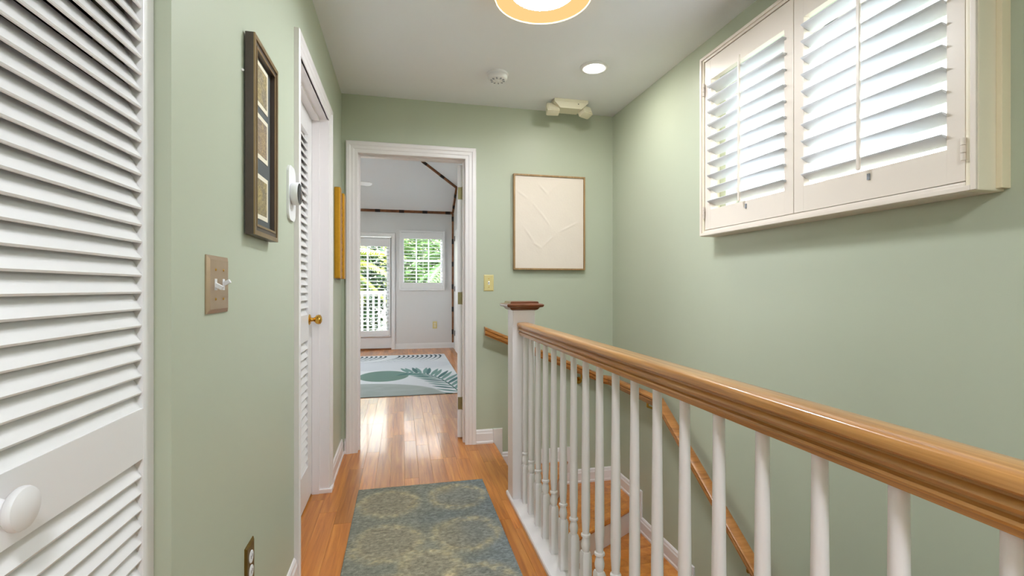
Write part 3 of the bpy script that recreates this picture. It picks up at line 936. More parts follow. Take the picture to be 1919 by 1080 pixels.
# raised outer bead on the frame's face
bm = BM(); ring_frame(bm, SXF - 0.006, SXF + 0.004, SY0 + 0.002, SY1 - 0.002, SZ0 + 0.002, SZ1 - 0.002, 0.014, 0.002)
obj('frame_bead', bm, 'shutter', sh)
PXC = SXF + 0.018                     # middle of the panels' thickness
lm = None
YM = 1.572
PITCH = 0.0632
for y0, y1 in ((SY0 + 0.033, YM - 0.0015), (YM + 0.0015, SY1 - 0.033)):
    bm = BM()
    st = 0.046
    z0, z1 = SZ0 + 0.031, SZ1 - 0.031
    box(bm, PXC - 0.014, PXC + 0.014, y0, y0 + st, z0, z1, bev=0.002)
    box(bm, PXC - 0.014, PXC + 0.014, y1 - st, y1, z0, z1, bev=0.002)
    box(bm, PXC - 0.0135, PXC + 0.0135, y0 + st, y1 - st, z0, 1.512)
    box(bm, PXC - 0.0135, PXC + 0.0135, y0 + st, y1 - st, 2.158, z1)
    pn = obj('shutter_panel', bm, 'shutter', sh)
    ly0, ly1 = y0 + st + 0.002, y1 - st - 0.002
    if lm is None:
        lm = louver_mesh(0.063, 0.0105, ly1 - ly0, math.radians(19), 'Y', 'louver')
    for i in range(10):
        o = bpy.data.objects.new('louver', lm)
        link(o, (PXC, (ly0 + ly1) / 2, 1.528 + 0.0165 + PITCH * (i + 0.0)), pn)
    rx = PXC - 0.034
    yc = (ly0 + ly1) / 2
    obj('tilt_rod', B(rx - 0.008, rx, yc - 0.0055, yc + 0.0055, 1.512, 2.165, bev=0.002), 'shutter', pn)
    he = y0 if y0 < 1.2 else y1
    for z in (1.50, 2.12):
        bm = BM()
        for q in range(3): tube(bm, (SXF - 0.004, he, z - 0.030 + 0.021 * q), (SXF - 0.004, he, z - 0.030 + 0.021 * q + 0.019), 0.0058)
        obj('hinge', bm, 'shutter', pn, smooth=True)
    obj('rod_catch', B(PXC - 0.018, PXC - 0.0135, yc - 0.020, yc - 0.012, 1.478, 1.498), 'tab', pn)

# ---- bedroom window with shutters
bm = BM(); sash(bm, 'X', YF + 0.06, YF + 0.10, FW0, FW1, FWZ0, FWZ1, 0.035, 3, 1, 0.022)
box(bm, FW0, FW1, YF + 0.055, YF + 0.10, 1.60, 1.64)
w2 = struct('window_2', bm, 'bedtrim')
for i in range(3):
    ww = (FW1 - FW0 - 0.07) / 3
    for za, zb in ((FWZ0 + 0.035, 1.60), (1.64, FWZ1 - 0.035)):
        pane(w2, 'X', YF + 0.08, FW0 + 0.035 + ww * i, FW0 + 0.035 + ww * (i + 1), za, zb)

def bed_shutter(root, x0, x1, z0, z1, lx0, lx1, lz0, lz1, n, yface, tilt, frame_w):
    """frame, one panel, louvers, tilt rod on a wall facing -y; yface = wall plane"""
    yf = yface - 0.05
    bm = BM()
    for a in ((x0, x0 + frame_w, z0, z1), (x1 - frame_w, x1, z0, z1), (x0 + frame_w, x1 - frame_w, z0, z0 + frame_w), (x0 + frame_w, x1 - frame_w, z1 - frame_w, z1)):
        box(bm, a[0], a[1], yf, yface, a[2], a[3], bev=0.004)
    obj('shutter_frame', bm, 'bedtrim', root)
    bm = BM()
    px0, px1, pz0, pz1 = x0 + frame_w + 0.003, x1 - frame_w - 0.003, z0 + frame_w + 0.003, z1 - frame_w - 0.003
    for a in ((px0, lx0, pz0, pz1), (lx1, px1, pz0, pz1), (lx0, lx1, pz0, lz0), (lx0, lx1, lz1, pz1)):
        box(bm, a[0], a[1], yf + 0.006, yf + 0.034, a[2], a[3])
    pn = obj('shutter_panel', bm, 'bedtrim', root)
    p = (lz1 - lz0) / n
    me = louver_mesh(0.060, 0.010, lx1 - lx0 - 0.004, tilt, 'X', 'bedtrim')
    for i in range(n):
        o = bpy.data.objects.new('louver', me)
        link(o, ((lx0 + lx1) / 2, yf + 0.02, lz0 + p * (i + 0.5)), pn)
    xc = (lx0 + lx1) / 2
    obj('tilt_rod', B(xc - 0.005, xc + 0.005, yf - 0.022, yf - 0.014, lz0 + p * 0.4, lz1 - p * 0.4), 'bedtrim', pn)
bs = thing('plantation_shutter', 'white plantation shutter with open louvers on the small bedroom window', 'shutters', (0.36, YF, 1.07))
bed_shutter(bs, -0.050, 0.772, 1.07, 2.165, 0.026, 0.722, 1.215, 2.015, 13, YF, math.radians(-3), 0.035)

# ---- French door with shutter
bm = BM()
fx0, fx1 = FD0, FD1
for a in ((fx0, fx0 + 0.10, 0.02, 2.04), (fx1 - 0.085, fx1, 0.02, 2.04), (fx0 + 0.10, fx1 - 0.085, 0.02, 0.30), (fx0 + 0.10, fx1 - 0.085, 1.90, 2.04)):
    box(bm, a[0], a[1], YF + 0.03, YF + 0.075, a[2], a[3])
box(bm, -0.62 + 0.0, -0.60 + 0.0, YF + 0.04, YF + 0.07, 0.30, 1.90)
d5 = struct('door_5', bm, 'bedtrim')
d5['label'] = 'white glazed balcony door in the far bedroom wall'
pane(d5, 'X', YF + 0.05, fx0 + 0.10, -0.62, 0.30, 1.90)
pane(d5, 'X', YF + 0.05, -0.60, fx1 - 0.085, 0.30, 1.90)
obj('threshold', B(FD0, FD1, YF - 0.02, YF + 0.10, -0.005, 0.022, bev=0.004), 'bamboo', d5)
casing('trim_5', 'X', YF, -1, FD0 - 0.0, FD1 + 0.0, FDZ, 0.068, 'bedtrim')
fs = thing('plantation_shutter', 'tall white plantation shutter covering the balcony door glass', 'shutters', (-0.6, YF, 0.24))
bed_shutter(fs, FD0 + 0.012, FD1 - 0.012, 0.235, 2.03, -0.945, -0.232, 0.345, 1.865, 23, YF + 0.028, math.radians(-5), 0.022)
# unseen window added in the bedroom's left wall to let in daylight
bm = BM(); sash(bm, 'Y', BXL - 0.10, BXL - 0.06, BW0, BW1, BWZ0, BWZ1, 0.05, 3, 1, 0.05)
w3 = struct('window_added', bm, 'bedtrim')
ww = (BW1 - BW0 - 0.1) / 3
for i in range(3):
    pane(w3, 'Y', BXL - 0.08, BW0 + 0.05 + ww * i, BW0 + 0.05 + ww * (i + 1), BWZ0 + 0.05, BWZ1 - 0.05)

# ---- bamboo trims along the bedroom's seams
def bamboo(name, p0, p1, r=0.022, step=0.42, off=0.15):
    p0, p1 = Vector(p0), Vector(p1)
    o = struct(name, tube(BM(), p0, p1, r, 10), 'bamboo', smooth=True)
    L = (p1 - p0).length; d = (p1 - p0).normalized(); s = off
    while s < L - 0.03:
        c = p0 + d * s
        obj('node', tube(BM(), c - d * 0.045, c + d * 0.045, r * 1.12, 10), 'bamboo_node', o, smooth=True)
        s += step
    return o
k = 0.012
bamboo('trim_6', (BXL + 0.02, YF - k, 2.515), (BXR - 0.02, YF - k, 2.515), 0.026)
bamboo('trim_7', (BXR - k, YF - k, 0.10), (BXR - k, YF - k, 2.50), 0.022, 0.42, 0.2)
bamboo('trim_8', (BXR - k, YF - 0.03, 2.52), (BXR - k, yk1, 2.865), 0.022, 0.3, 0.18)
# hip line between the two slopes: 0.578*(YF-y)+2.52 == 2.88+0.48*(BXR-x)
hy = lambda x: YF - (0.36 + 0.48 * (BXR - x)) / 0.578
bamboo('trim_9', (BXR - k, hy(BXR), 2.865), (-0.35, hy(-0.35), zc(-0.35, hy(-0.35)) - 0.015), 0.022, 0.42, 0.38)

# ================================================================== THINGS ON THE LEFT WALL
# framed trio of prints
FX0, FX1, FY0, FY1, FZ0, FZ1 = XL + 0.004, -0.376, 1.360, 1.598, 1.264, 1.790
fr = thing('framed_prints', 'tall narrow dark bronze frame holding three small engraved prints', 'picture', (FX0, (FY0 + FY1) / 2, FZ0))
fw = 0.030
def frame_sides(root, x0, x1, y0, y1, z0, z1, w, mat, name='frame_side'):
    """four mitred mouldings"""
    for (a, b, c, d) in (((y0, z0), (y1, z0), (y1 - w, z0 + w), (y0 + w, z0 + w)), ((y0, z1), (y1, z1), (y1 - w, z1 - w), (y0 + w, z1 - w)),
                         ((y0, z0), (y0, z1), (y0 + w, z1 - w), (y0 + w, z0 + w)), ((y1, z0), (y1, z1), (y1 - w, z1 - w), (y1 - w, z0 + w))):
        bm = BM(); prism(bm, [(x0, p[0], p[1]) for p in (a, b, c, d)], (x1 - x0, 0, 0))
        obj(name, bm, mat, root)
frame_sides(fr, FX0, FX1, FY0, FY1, FZ0, FZ1, fw, 'framewood')
frame_sides(fr, FX1, FX1 + 0.0035, FY0 + 0.0, FY1 - 0.0, FZ0 + 0.0, FZ1 - 0.0, 0.012, 'framegilt', 'outer_bead')
frame_sides(fr, FX1, FX1 + 0.002, FY0 + fw - 0.006, FY1 - fw + 0.006, FZ0 + fw - 0.006, FZ1 - fw + 0.006, 0.006, 'framegilt', 'inner_bead')
mt = obj('mat_board', B(FX0, FX1 - 0.012, FY0 + fw - 0.004, FY1 - fw + 0.004, FZ0 + fw - 0.004, FZ1 - fw + 0.004), 'mat_board', fr)
yc = (FY0 + FY1) / 2
prints = [((206, 192, 150), (88, 76, 62), 150), ((200, 180, 150), (80, 72, 88), 170), ((200, 186, 140), (84, 78, 66), 160)]
for i, zc0 in enumerate((1.690, 1.545, 1.378)):
    hh = 0.062
    obj('print_border', B(FX1 - 0.013, FX1 - 0.0105, yc - 0.058, yc + 0.058, zc0 - hh, zc0 + hh), 'mat_cream', mt)
    obj('print', B(FX1 - 0.0115, FX1 - 0.0098, yc - 0.045, yc + 0.045, zc0 - hh + 0.013, zc0 + hh - 0.013), engraving('engraved_print_%d' % i, *prints[i]), mt)
obj('hanging_nail', lathe(BM(), [(0.004, 0), (0.004, 0.003), (0.001, 0.006)], (XL, 1.345, 1.682), 10, 'X'), 'plastic', fr)

# double switch
ds = thing('switch_plate', 'brushed brass double switch plate with two white toggles on left wall', 'light switch', (XL, 1.174, 1.07))
def bevel_plate(axis, plane, sgn, a0, a1, z0, z1, t, ins, mat, parent, name='plate'):
    bm = BM(); rings = []
    for i_, d in ((0, 0), (0, t * 0.4), (ins, t)):
        r = []
        for a, z in ((a0 + i_, z0 + i_), (a1 - i_, z0 + i_), (a1 - i_, z1 - i_), (a0 + i_, z1 - i_)):
            r.append(bm.verts.new((plane + sgn * d, a, z) if axis == 'Y' else (a, plane + sgn * d, z)))
        rings.append(r)
    for A, C in zip(rings, rings[1:]):
        for i in range(4): bm.faces.new((A[i], A[(i + 1) % 4], C[(i + 1) % 4], C[i]))
    bm.faces.new(rings[-1]); bm.faces.new(rings[0])
    return obj(name, bm, mat, parent)
bevel_plate('Y', XL, 1, 1.112, 1.236, 1.069, 1.194, 0.007, 0.009, 'plate', ds)
for yy, upw in ((1.151, -1), (1.197, 1)):
    obj('toggle_slot', B(XL + 0.0068, XL + 0.0080, yy - 0.006, yy + 0.006, 1.119, 1.144), 'plastic', ds)
    bm = BM(); box(bm, 0, 0.017, -0.0042, 0.0042, -0.0045, 0.0045, bev=0.0015)
    R = Matrix.Rotation(math.radians(-30 * upw), 3, 'Y')
    for v in bm.verts: v.co = R @ v.co + Vector((XL + 0.006, yy, 1.1315))
    obj('toggle', bm, 'plastic', ds)
    for zz in (1.0995, 1.1635):
        obj('screw', lathe(BM(), [(0.0028, 0), (0.0028, 0.001), (0.0012, 0.002)], (XL + 0.0068, yy, zz), 12, 'X'), 'brass', ds, smooth=True)

# outlet low on the left wall
def outlet(axis, plane, sgn, a, z, mat, label, cat='outlet', pm='ivory', name='outlet_plate', scale=1.0):
    w, h = 0.035 * scale, 0.0575 * scale
    root = thing(name, label, cat, (plane, a, z - h) if axis == 'Y' else (a, plane, z - h))
    bevel_plate(axis, plane, sgn, a - w, a + w, z - h, z + h, 0.006, 0.006, mat, root)
    for dz in (0.0195 * scale, -0.0195 * scale):
        bm = BM()
        lathe(bm, [(0.0165 * scale, 0.004), (0.0165 * scale, 0.0075), (0.015 * scale, 0.0085)], (0, 0, 0), 20, 'X' if axis == 'Y' else 'Y', sgn)
        for v in bm.verts:
            v.co += Vector((plane, a, z + dz) if axis == 'Y' else (a, plane, z + dz))
        sk = obj('socket', bm, pm, root)
        for da in (-0.006 * scale, 0.006 * scale):
            lo, hi = plane + sgn * 0.0084, plane + sgn * 0.0090
            lo, hi = min(lo, hi), max(lo, hi)
            if axis == 'Y': obj('slot', B(lo, hi, a + da - 0.001, a + da + 0.001, z + dz - 0.003, z + dz + 0.005), 'slot', sk)
            else: obj('slot', B(a + da - 0.001, a + da + 0.001, lo, hi, z + dz - 0.003, z + dz + 0.005), 'slot', sk)
    return root
outlet('Y', XL, 1, 1.402, 0.385, 'antique', 'antique brass outlet plate low on the left wall', pm='plastic')
outlet('X', YF, -1, 0.592, 0.430, 'ivory_old', 'small ivory outlet on the far bedroom wall', scale=1.15)

# single switch on the end wall
ss = thing('switch_plate', 'single brass switch plate beside the bedroom doorway', 'light switch', (0.611, YE, 1.098))
bevel_plate('X', YE, -1, 0.5755, 0.6475, 1.099, 1.217, 0.006, 0.007, 'ivory_old', ss)
obj('toggle_slot', B(0.6055, 0.6175, YE - 0.0070, YE - 0.0058, 1.146, 1.170), 'plastic', ss)
bm = BM(); box(bm, -0.004, 0.004, -0.016, 0, -0.0045, 0.0045, bev=0.0015)
for v in bm.verts: v.co = Matrix.Rotation(math.radians(-28), 3, 'X') @ v.co + Vector((0.6115, YE - 0.005, 1.158))
obj('toggle', bm, 'plastic', ss)
for zz in (1.128, 1.188):
    obj('screw', lathe(BM(), [(0.003, 0), (0.003, 0.001), (0.0012, 0.002)], (0.6115, YE - 0.006, zz), 12, 'Y', -1), 'brass', ss)

# thermostat
th = thing('thermostat', 'white round smart thermostat with black dial face on oblong white plate', 'thermostat', (XL, 1.885, 1.37))
bm = BM()
def rrect(y0, y1, z0, z1, r, n=6):
    pts = []
    for cy, cz, a0 in ((y1 - r, z1 - r, 0), (y0 + r, z1 - r, 90), (y0 + r, z0 + r, 180), (y1 - r, z0 + r, 270)):
        for i in range(n + 1):
            a = math.radians(a0 + 90 * i / n); pts.append((cy + r * math.cos(a), cz + r * math.sin(a)))
    return pts
prism(bm, [(XL, y, z) for y, z in rrect(1.832, 1.944, 1.369, 1.568, 0.035)], (0.008, 0, 0))
obj('wall_plate', bm, 'plastic', th)
bd = obj('body', lathe(BM(), [(0.036, 0.006), (0.038, 0.010), (0.041, 0.014), (0.041, 0.032), (0.0395, 0.0345)], (XL, 1.878, 1.467), 40, 'X'), 'plastic', th, smooth=True)
obj('dial_face', lathe(BM(), [(0.038, 0.0335), (0.038, 0.0358), (0.034, 0.0368), (0.001, 0.0370)], (XL, 1.878, 1.467), 40, 'X'), 'black', th, smooth=True)

# gilded panel near the corner
gp = thing('gilt_panel', 'narrow gilded carved wall panel hanging beside the bedroom doorway', 'wall panel', (XL, 3.18, 1.18))
gy0, gy1, gz0, gz1 = 3.050, 3.330, 1.180, 1.735
obj('side_bar', B(XL, XL + 0.036, gy0, gy0 + 0.075, gz0, gz1, bev=0.008), 'gold', gp)
obj('side_bar', B(XL, XL + 0.036, gy1 - 0.075, gy1, gz0, gz1, bev=0.008), 'gold', gp)
bm = BM()
prism(bm, [(XL, gy0 + 0.075, gz0 + 0.0), (XL, gy1 - 0.075, gz0 + 0.0), (XL, gy1 - 0.075, gz1 - 0.01), (XL, (gy0 + gy1) / 2, gz1 - 0.05), (XL, gy0 + 0.075, gz1 - 0.01)], (0.024, 0, 0))
pc = obj('carved_panel', bm, 'gold_dark', gp)
for i in range(11):
    z = gz0 + 0.03 + i * 0.044
    bm = BM(); lathe(bm, [(0.018, 0.0), (0.016, 0.004), (0.009, 0.008), (0.001, 0.009)], (XL + 0.0235, (gy0 + gy1) / 2, z), 10, 'X')
    obj('rosette', bm, 'gold', pc, smooth=True)

# ================================================================== THINGS ON THE END WALL
cv = thing('canvas_art', 'white textured canvas in thin light oak frame on the end wall', 'painting', (1.066, YE, 1.255))
cx0, cx1, cz0, cz1 = 0.790, 1.341, 1.255, 1.954
cy0 = YE - 0.036
for nm, a in (('frame_side', (cx0, cx0 + 0.011, cz0, cz1)), ('frame_side', (cx1 - 0.011, cx1, cz0, cz1)), ('frame_side', (cx0 + 0.011, cx1 - 0.011, cz0, cz0 + 0.011)), ('frame_side', (cx0 + 0.011, cx1 - 0.011, cz1 - 0.011, cz1))):
    obj(nm, B(a[0], a[1], cy0, YE - 0.004, a[2], a[3]), 'canvas_frame', cv)
bm = BM()
nx, nz = 110, 140
# plaster relief: low palette-knife ridges
ridges = [((0.35, 0.92), (0.50, 0.80)), ((0.66, 0.95), (0.50, 0.80)), ((0.23, 0.73), (0.50, 0.45)), ((0.62, 0.40), (0.92, 0.52)), ((0.26, 0.28), (0.40, 0.22)), ((0.40, 0.22), (0.56, 0.36)), ((0.10, 0.45), (0.30, 0.27)), ((0.04, 0.84), (0.2, 0.75))]
U, V = np.meshgrid(np.linspace(0, 1, nx), np.linspace(0, 1, nz))
Hh = vnoise(U * 9, V * 12, 1.0, 3) * 0.0010
for p, q in ridges:
    d, t = seg_dist(U + 0.02 * np.sin(V * 9), V, p, q)
    Hh += 0.0034 * np.exp(-(d / 0.012) ** 2) * np.sin(np.pi * np.clip(t, 0.05, 0.95))
    Hh += 0.0012 * sstep(0.10, 0.0, d)
vv = [[bm.verts.new((cx0 + 0.012 + u * (cx1 - cx0 - 0.024), cy0 + 0.009 - Hh[j, i], cz0 + 0.012 + w * (cz1 - cz0 - 0.024))) for i, u in enumerate(np.linspace(0, 1, nx))] for j, w in enumerate(np.linspace(0, 1, nz))]
for j in range(nz - 1):
    for i in range(nx - 1):
        bm.faces.new((vv[j][i], vv[j][i + 1], vv[j + 1][i + 1], vv[j + 1][i]))
obj('canvas', bm, 'canvas', cv, smooth=True)

# ================================================================== CEILING FIXTURES
sd = thing('smoke_detector', 'white round smoke detector on the hall ceiling', 'smoke detector', (0.575, 2.87, CEIL))
c = (0.572, 2.880, CEIL)
obj('mounting_base', lathe(BM(), [(0.066, 0), (0.066, 0.010), (0.062, 0.013)], c, 36, 'Z', -1), 'plastic', sd, smooth=True)
obj('housing', lathe(BM(), [(0.056, 0.012), (0.060, 0.017), (0.059, 0.030), (0.050, 0.040), (0.030, 0.045), (0.0005, 0.046)], c, 36, 'Z', -1), 'plastic', sd, smooth=True)
for i in range(10):
    a = 2 * math.pi * i / 10
    bm = BM(); box(bm, 0.030, 0.044, -0.0035, 0.0035, CEIL - 0.0462, CEIL - 0.039)
    for v in bm.verts: v.co = Matrix.Rotation(a, 3, 'Z') @ v.co + Vector((c[0], c[1], 0))
    obj('vent', bm, 'tab', sd)
obj('test_button', lathe(BM(), [(0.010, 0.044), (0.010, 0.049), (0.008, 0.050)], (c[0], c[1], CEIL), 20, 'Z', -1), 'plastic', sd)

dl = thing('recessed_downlight', 'lit round recessed downlight in the hall ceiling near the corner', 'ceiling light', (1.118, 2.665, CEIL))
def ringlathe(bm, prof, c, n, flip):
    rings = []
    for r, h in prof:
        rings.append([bm.verts.new((c[0] + r * math.cos(2 * math.pi * i / n), c[1] + r * math.sin(2 * math.pi * i / n), c[2] + h * flip)) for i in range(n)])
    rings.append(rings[0])
    for a, b in zip(rings, rings[1:]):
        for i in range(n): bm.faces.new((a[i], a[(i + 1) % n], b[(i + 1) % n], b[i]))
    return bm
c = (1.118, 2.668, CEIL)
obj('trim_ring', ringlathe(BM(), [(0.086, 0), (0.086, 0.004), (0.080, 0.008), (0.060, 0.010), (0.052, 0.006), (0.052, 0)], c, 40, -1), 'plastic', dl, smooth=True)
obj('lens', lathe(BM(), [(0.050, 0.001), (0.050, 0.006), (0.043, 0.012), (0.025, 0.016), (0.001, 0.017)], c, 40, 'Z', -1), 'down', dl)

def flush(c, label, lens='flush_white'):
    fl = thing('flush_ceiling_light', label, 'ceiling light', c, 'round flush lamps along the hall ceiling')
    obj('canopy', lathe(BM(), [(0.150, 0), (0.150, 0.012), (0.12, 0.02)], c, 48, 'Z', -1), 'plastic', fl, smooth=True)
    obj('shade', ringlathe(BM(), [(0.186, 0.004), (0.207, 0.080), (0.203, 0.082), (0.142, 0.052), (0.142, 0.030), (0.17, 0.012)], c, 64, -1), 'flush_amber', fl, smooth=True)
    obj('rim', ringlathe(BM(), [(0.2075, 0.074), (0.210, 0.080), (0.2065, 0.085), (0.2015, 0.0825), (0.204, 0.080)], c, 64, -1), 'flush_rim', fl, smooth=True)
    obj('diffuser', lathe(BM(), [(0.138, 0.050), (0.138, 0.060), (0.130, 0.066), (0.08, 0.070), (0.0005, 0.071)], c, 48, 'Z', -1), lens, fl, smooth=True)
flush((0.583, 1.945, CEIL), 'round flush ceiling light with amber ring and glowing white centre')
flush((0.20, -0.75, CEIL), 'second round flush ceiling light, behind the viewer over the hall', 'flush_white_b')

em = thing('emergency_light', 'ivory twin-head emergency light on the ceiling above the canvas', 'emergency light', (1.153, 3.22, CEIL))
bm = BM()
top = [(1.030, 3.155), (1.276, 3.155), (1.276, 3.285), (1.030, 3.285)]
bot = [(1.075, 3.165), (1.232, 3.165), (1.232, 3.275), (1.075, 3.275)]
A = [bm.verts.new((x, y, CEIL)) for x, y in top]; Bv = [bm.verts.new((x, y, CEIL - 0.022)) for x, y in top]; C = [bm.verts.new((x, y, CEIL - 0.060)) for x, y in bot]
for r0, r1 in ((A, Bv), (Bv, C)):
    for i in range(4): bm.faces.new((r0[i], r0[(i + 1) % 4], r1[(i + 1) % 4], r1[i]))
bm.faces.new(A); bm.faces.new(C)
obj('body', bm, 'ivory', em)
obj('test_button', lathe(BM(), [(0.004, 0), (0.003, 0.003)], (1.205, 3.158, CEIL - 0.030), 10, 'Y', -1), 'slot', em)
for sx, xx in ((-1, 1.036), (1, 1.276)):
    bm = BM()
    box(bm, -0.046, 0.046, -0.034, 0.026, -0.034, 0.034, bev=0.014)
    R = Matrix.Rotation(math.radians(26 if sx > 0 else -6), 3, 'Z') @ Matrix.Rotation(math.radians(-22), 3, 'X')
    lens = BM(); box(lens, -0.036, 0.036, -0.0375, -0.030, -0.026, 0.022, bev=0.003)
    for bb_ in (bm, lens):
        for v in bb_.verts: v.co = R @ v.co + Vector((xx, 3.225, CEIL - 0.058))
    hd = obj('lamp_head', bm, 'ivory', em, smooth=True)
    obj('lens', lens, 'ivory', hd, smooth=True)
    bm = BM(); tube(bm, (xx - sx * 0.005, 3.235, CEIL - 0.04), (xx - sx * 0.03, 3.235, CEIL - 0.02), 0.012)
    obj('swivel', bm, 'ivory', hd)

# ================================================================== RUGS
def hall_rug_col(X, Y):
    n1 = vnoise(X, Y, 9, 1); n2 = vnoise(X, Y, 40, 2); n3 = vnoise(X * 0.35, Y, 220, 4); n4 = vnoise(X, Y, 110, 5)
    wob = 0.022 * (vnoise(X, Y, 14, 6) - 0.5) + 0.016 * (n2 - 0.5)
    base = np.array([132, 132, 120.0])
    blue = np.array([116, 124, 128.0]); olive = np.array([150, 141, 120.0]); tan = np.array([196, 178, 138.0])
    f = sstep(0.05, 0.42, X + 0.25 * (n1 - 0.5))[..., None]
    col = base * (1 - 0.75 * f) + blue * 0.75 * f
    for cx, cy, r in circ:
        d = np.hypot(X - cx, (Y - cy)) + wob
        inner = sstep(r, r - 0.02, d)[..., None]
        oc = olive * (1 - 0.6 * f) + np.array([124, 128, 126.0]) * 0.6 * f
        col = col * (1 - inner * 0.7) + oc * inner * 0.7
        ring = np.exp(-((d - r) / 0.022) ** 2) * (0.45 + 0.55 * sstep(0.3, 0.65, n2)) * (0.45 + 0.55 * vnoise(X, Y, 70, 9))
        col = col * (1 - 0.75 * ring[..., None]) + tan * 0.75 * ring[..., None]
    g = 0.80 + 0.22 * n3 + 0.20 * n4
    return col * g[..., None]
circ = []
for r_ in range(6):
    yy = 2.545 - r_ * 0.395
    circ += [(-0.066, yy, 0.142), (0.285, yy + 0.01, 0.142)]
    circ += [(0.112, yy - 0.198 * 3.05, 0.11)] if r_ % 2 == 0 else []
def hall_rug_h(X, Y):
    h = 0.0015 * vnoise(X, Y, 90, 11) + 0.001 * vnoise(X, Y, 200, 12)
    for cx, cy, r in circ:
        d = np.hypot(X - cx, Y - cy) + 0.02 * (vnoise(X, Y, 14, 6) - 0.5)
        h = h + 0.0012 * np.exp(-((d - r) / 0.014) ** 2)
    return h
M['rug'] = vcol_mat('wool_rug', 'print', 0.95, 0.35, 420.0, (1, 1, 1))
M['bedrug'] = vcol_mat('printed_flat_rug', 'print', 0.9, 0.05, 300.0)
hr = grid_obj('hall_rug', -0.233, 0.455, 0.95, 2.748, 0.0005, 0.009, 172, 450, hall_rug_col, hall_rug_h, M['rug'])
tagit(hr, 'grey-green wool runner rug with tan ring outlines on the hall floor', 'rug')

def bed_rug_col(X, Y):
    n1 = vnoise(X, Y, 2.2, 21); n2 = vnoise(X, Y, 12, 22)
    col = np.ones(X.shape + (3,)) * np.array([226, 228, 232.0])
    def blend(mask, rgb):
        nonlocal col
        m = np.clip(mask, 0, 1)[..., None]; col = col * (1 - m) + np.array(rgb, float) * m
    blend(0.6 * sstep(0.35, 0.75, n1), (206, 208, 214))
    # pale lilac lobe
    d = np.hypot((X + 0.25) / 0.95, (Y - 7.05) / 0.42); blend(0.55 * sstep(1.02, 0.98, d), (204, 206, 214))
    # grey-green lobe along the near edge
    d = np.hypot((X + 0.55) / 0.98, (Y - 5.05) / 0.72); blend(0.9 * sstep(1.02, 0.97, d) * (0.8 + 0.2 * n2), (160, 168, 164))
    # green oval
    d = np.hypot((X + 0.225) / 0.305, (Y - 6.23) / 0.37); blend(sstep(1.03, 0.98, d), (122, 146, 138)); blend(0.4 * sstep(1.03, 0.9, d) * n1, (96, 124, 118))
    # dark comb strokes sweeping from the far edge
    for i in range(22):
        x0 = 0.60 - i * 0.072
        if 9 < i < 12: continue
        px, py = x0, 8.02
        bend = 0.10 + 0.016 * i
        for s in range(9):
            t = (s + 1) / 9
            qx = x0 + 0.02 - bend * t * t * 2.6; qy = 8.02 - 0.95 * t * (1 - 0.25 * t)
            dd, _ = seg_dist(X, Y, (px, py), (qx, qy))
            blend(sstep(0.024 * (1.1 - t), 0.010 * (1.0 - t), dd) * (1 - 0.7 * t), (58, 74, 84)); px, py = qx, qy
    # palm frond: curved rib with leaflets either side
    rib = [(0.62, 4.95), (0.575, 5.30), (0.525, 5.60), (0.47, 5.86), (0.40, 6.06), (0.32, 6.22), (0.24, 6.32), (0.14, 6.38), (0.02, 6.42)]
    for a, b in zip(rib, rib[1:]):
        dd, _ = seg_dist(X, Y, a, b); blend(sstep(0.012, 0.005, dd), (70, 104, 100))
    pts = []
    for a, b in zip(rib, rib[1:]):
        for t in (0.0, 0.5): pts.append((a[0] + (b[0] - a[0]) * t, a[1] + (b[1] - a[1]) * t, b[0] - a[0], b[1] - a[1]))
    for i, (x, y, dx, dy) in enumerate(pts):
        L = math.hypot(dx, dy); ux, uy = dx / L, dy / L
        for side in (1, -1):
            nx_, ny_ = -uy * side, ux * side
            ll = (0.36 if side > 0 else 0.52) * (1 - 0.035 * abs(i - 6))
            ex, ey = x + (ux * 0.75 + nx_ * 0.85) * ll * (0.8 if side > 0 else 0.6), y + (uy * 0.75 + ny_ * 0.85) * ll
            if side < 0: ex = min(ex, 0.72)
            dd, t = seg_dist(X, Y, (x, y), (ex, ey))
            wdt = 0.030 * np.sin(np.pi * np.clip(t * 0.9 + 0.08, 0, 1)) ** 0.8
            blend(sstep(wdt + 0.004, wdt - 0.004, dd) * 0.9, (112, 146, 142) if (i + side) % 3 else (76, 112, 112))
    return col
br = grid_obj('bedroom_rug', -1.33, 0.692, 5.07, 8.10, 0.0005, 0.007, 220, 330, bed_rug_col, lambda X, Y: 0.0006 * vnoise(X, Y, 60, 30), M['bedrug'])
tagit(br, 'white botanical rug with green oval and palm leaf on the bedroom floor', 'rug')

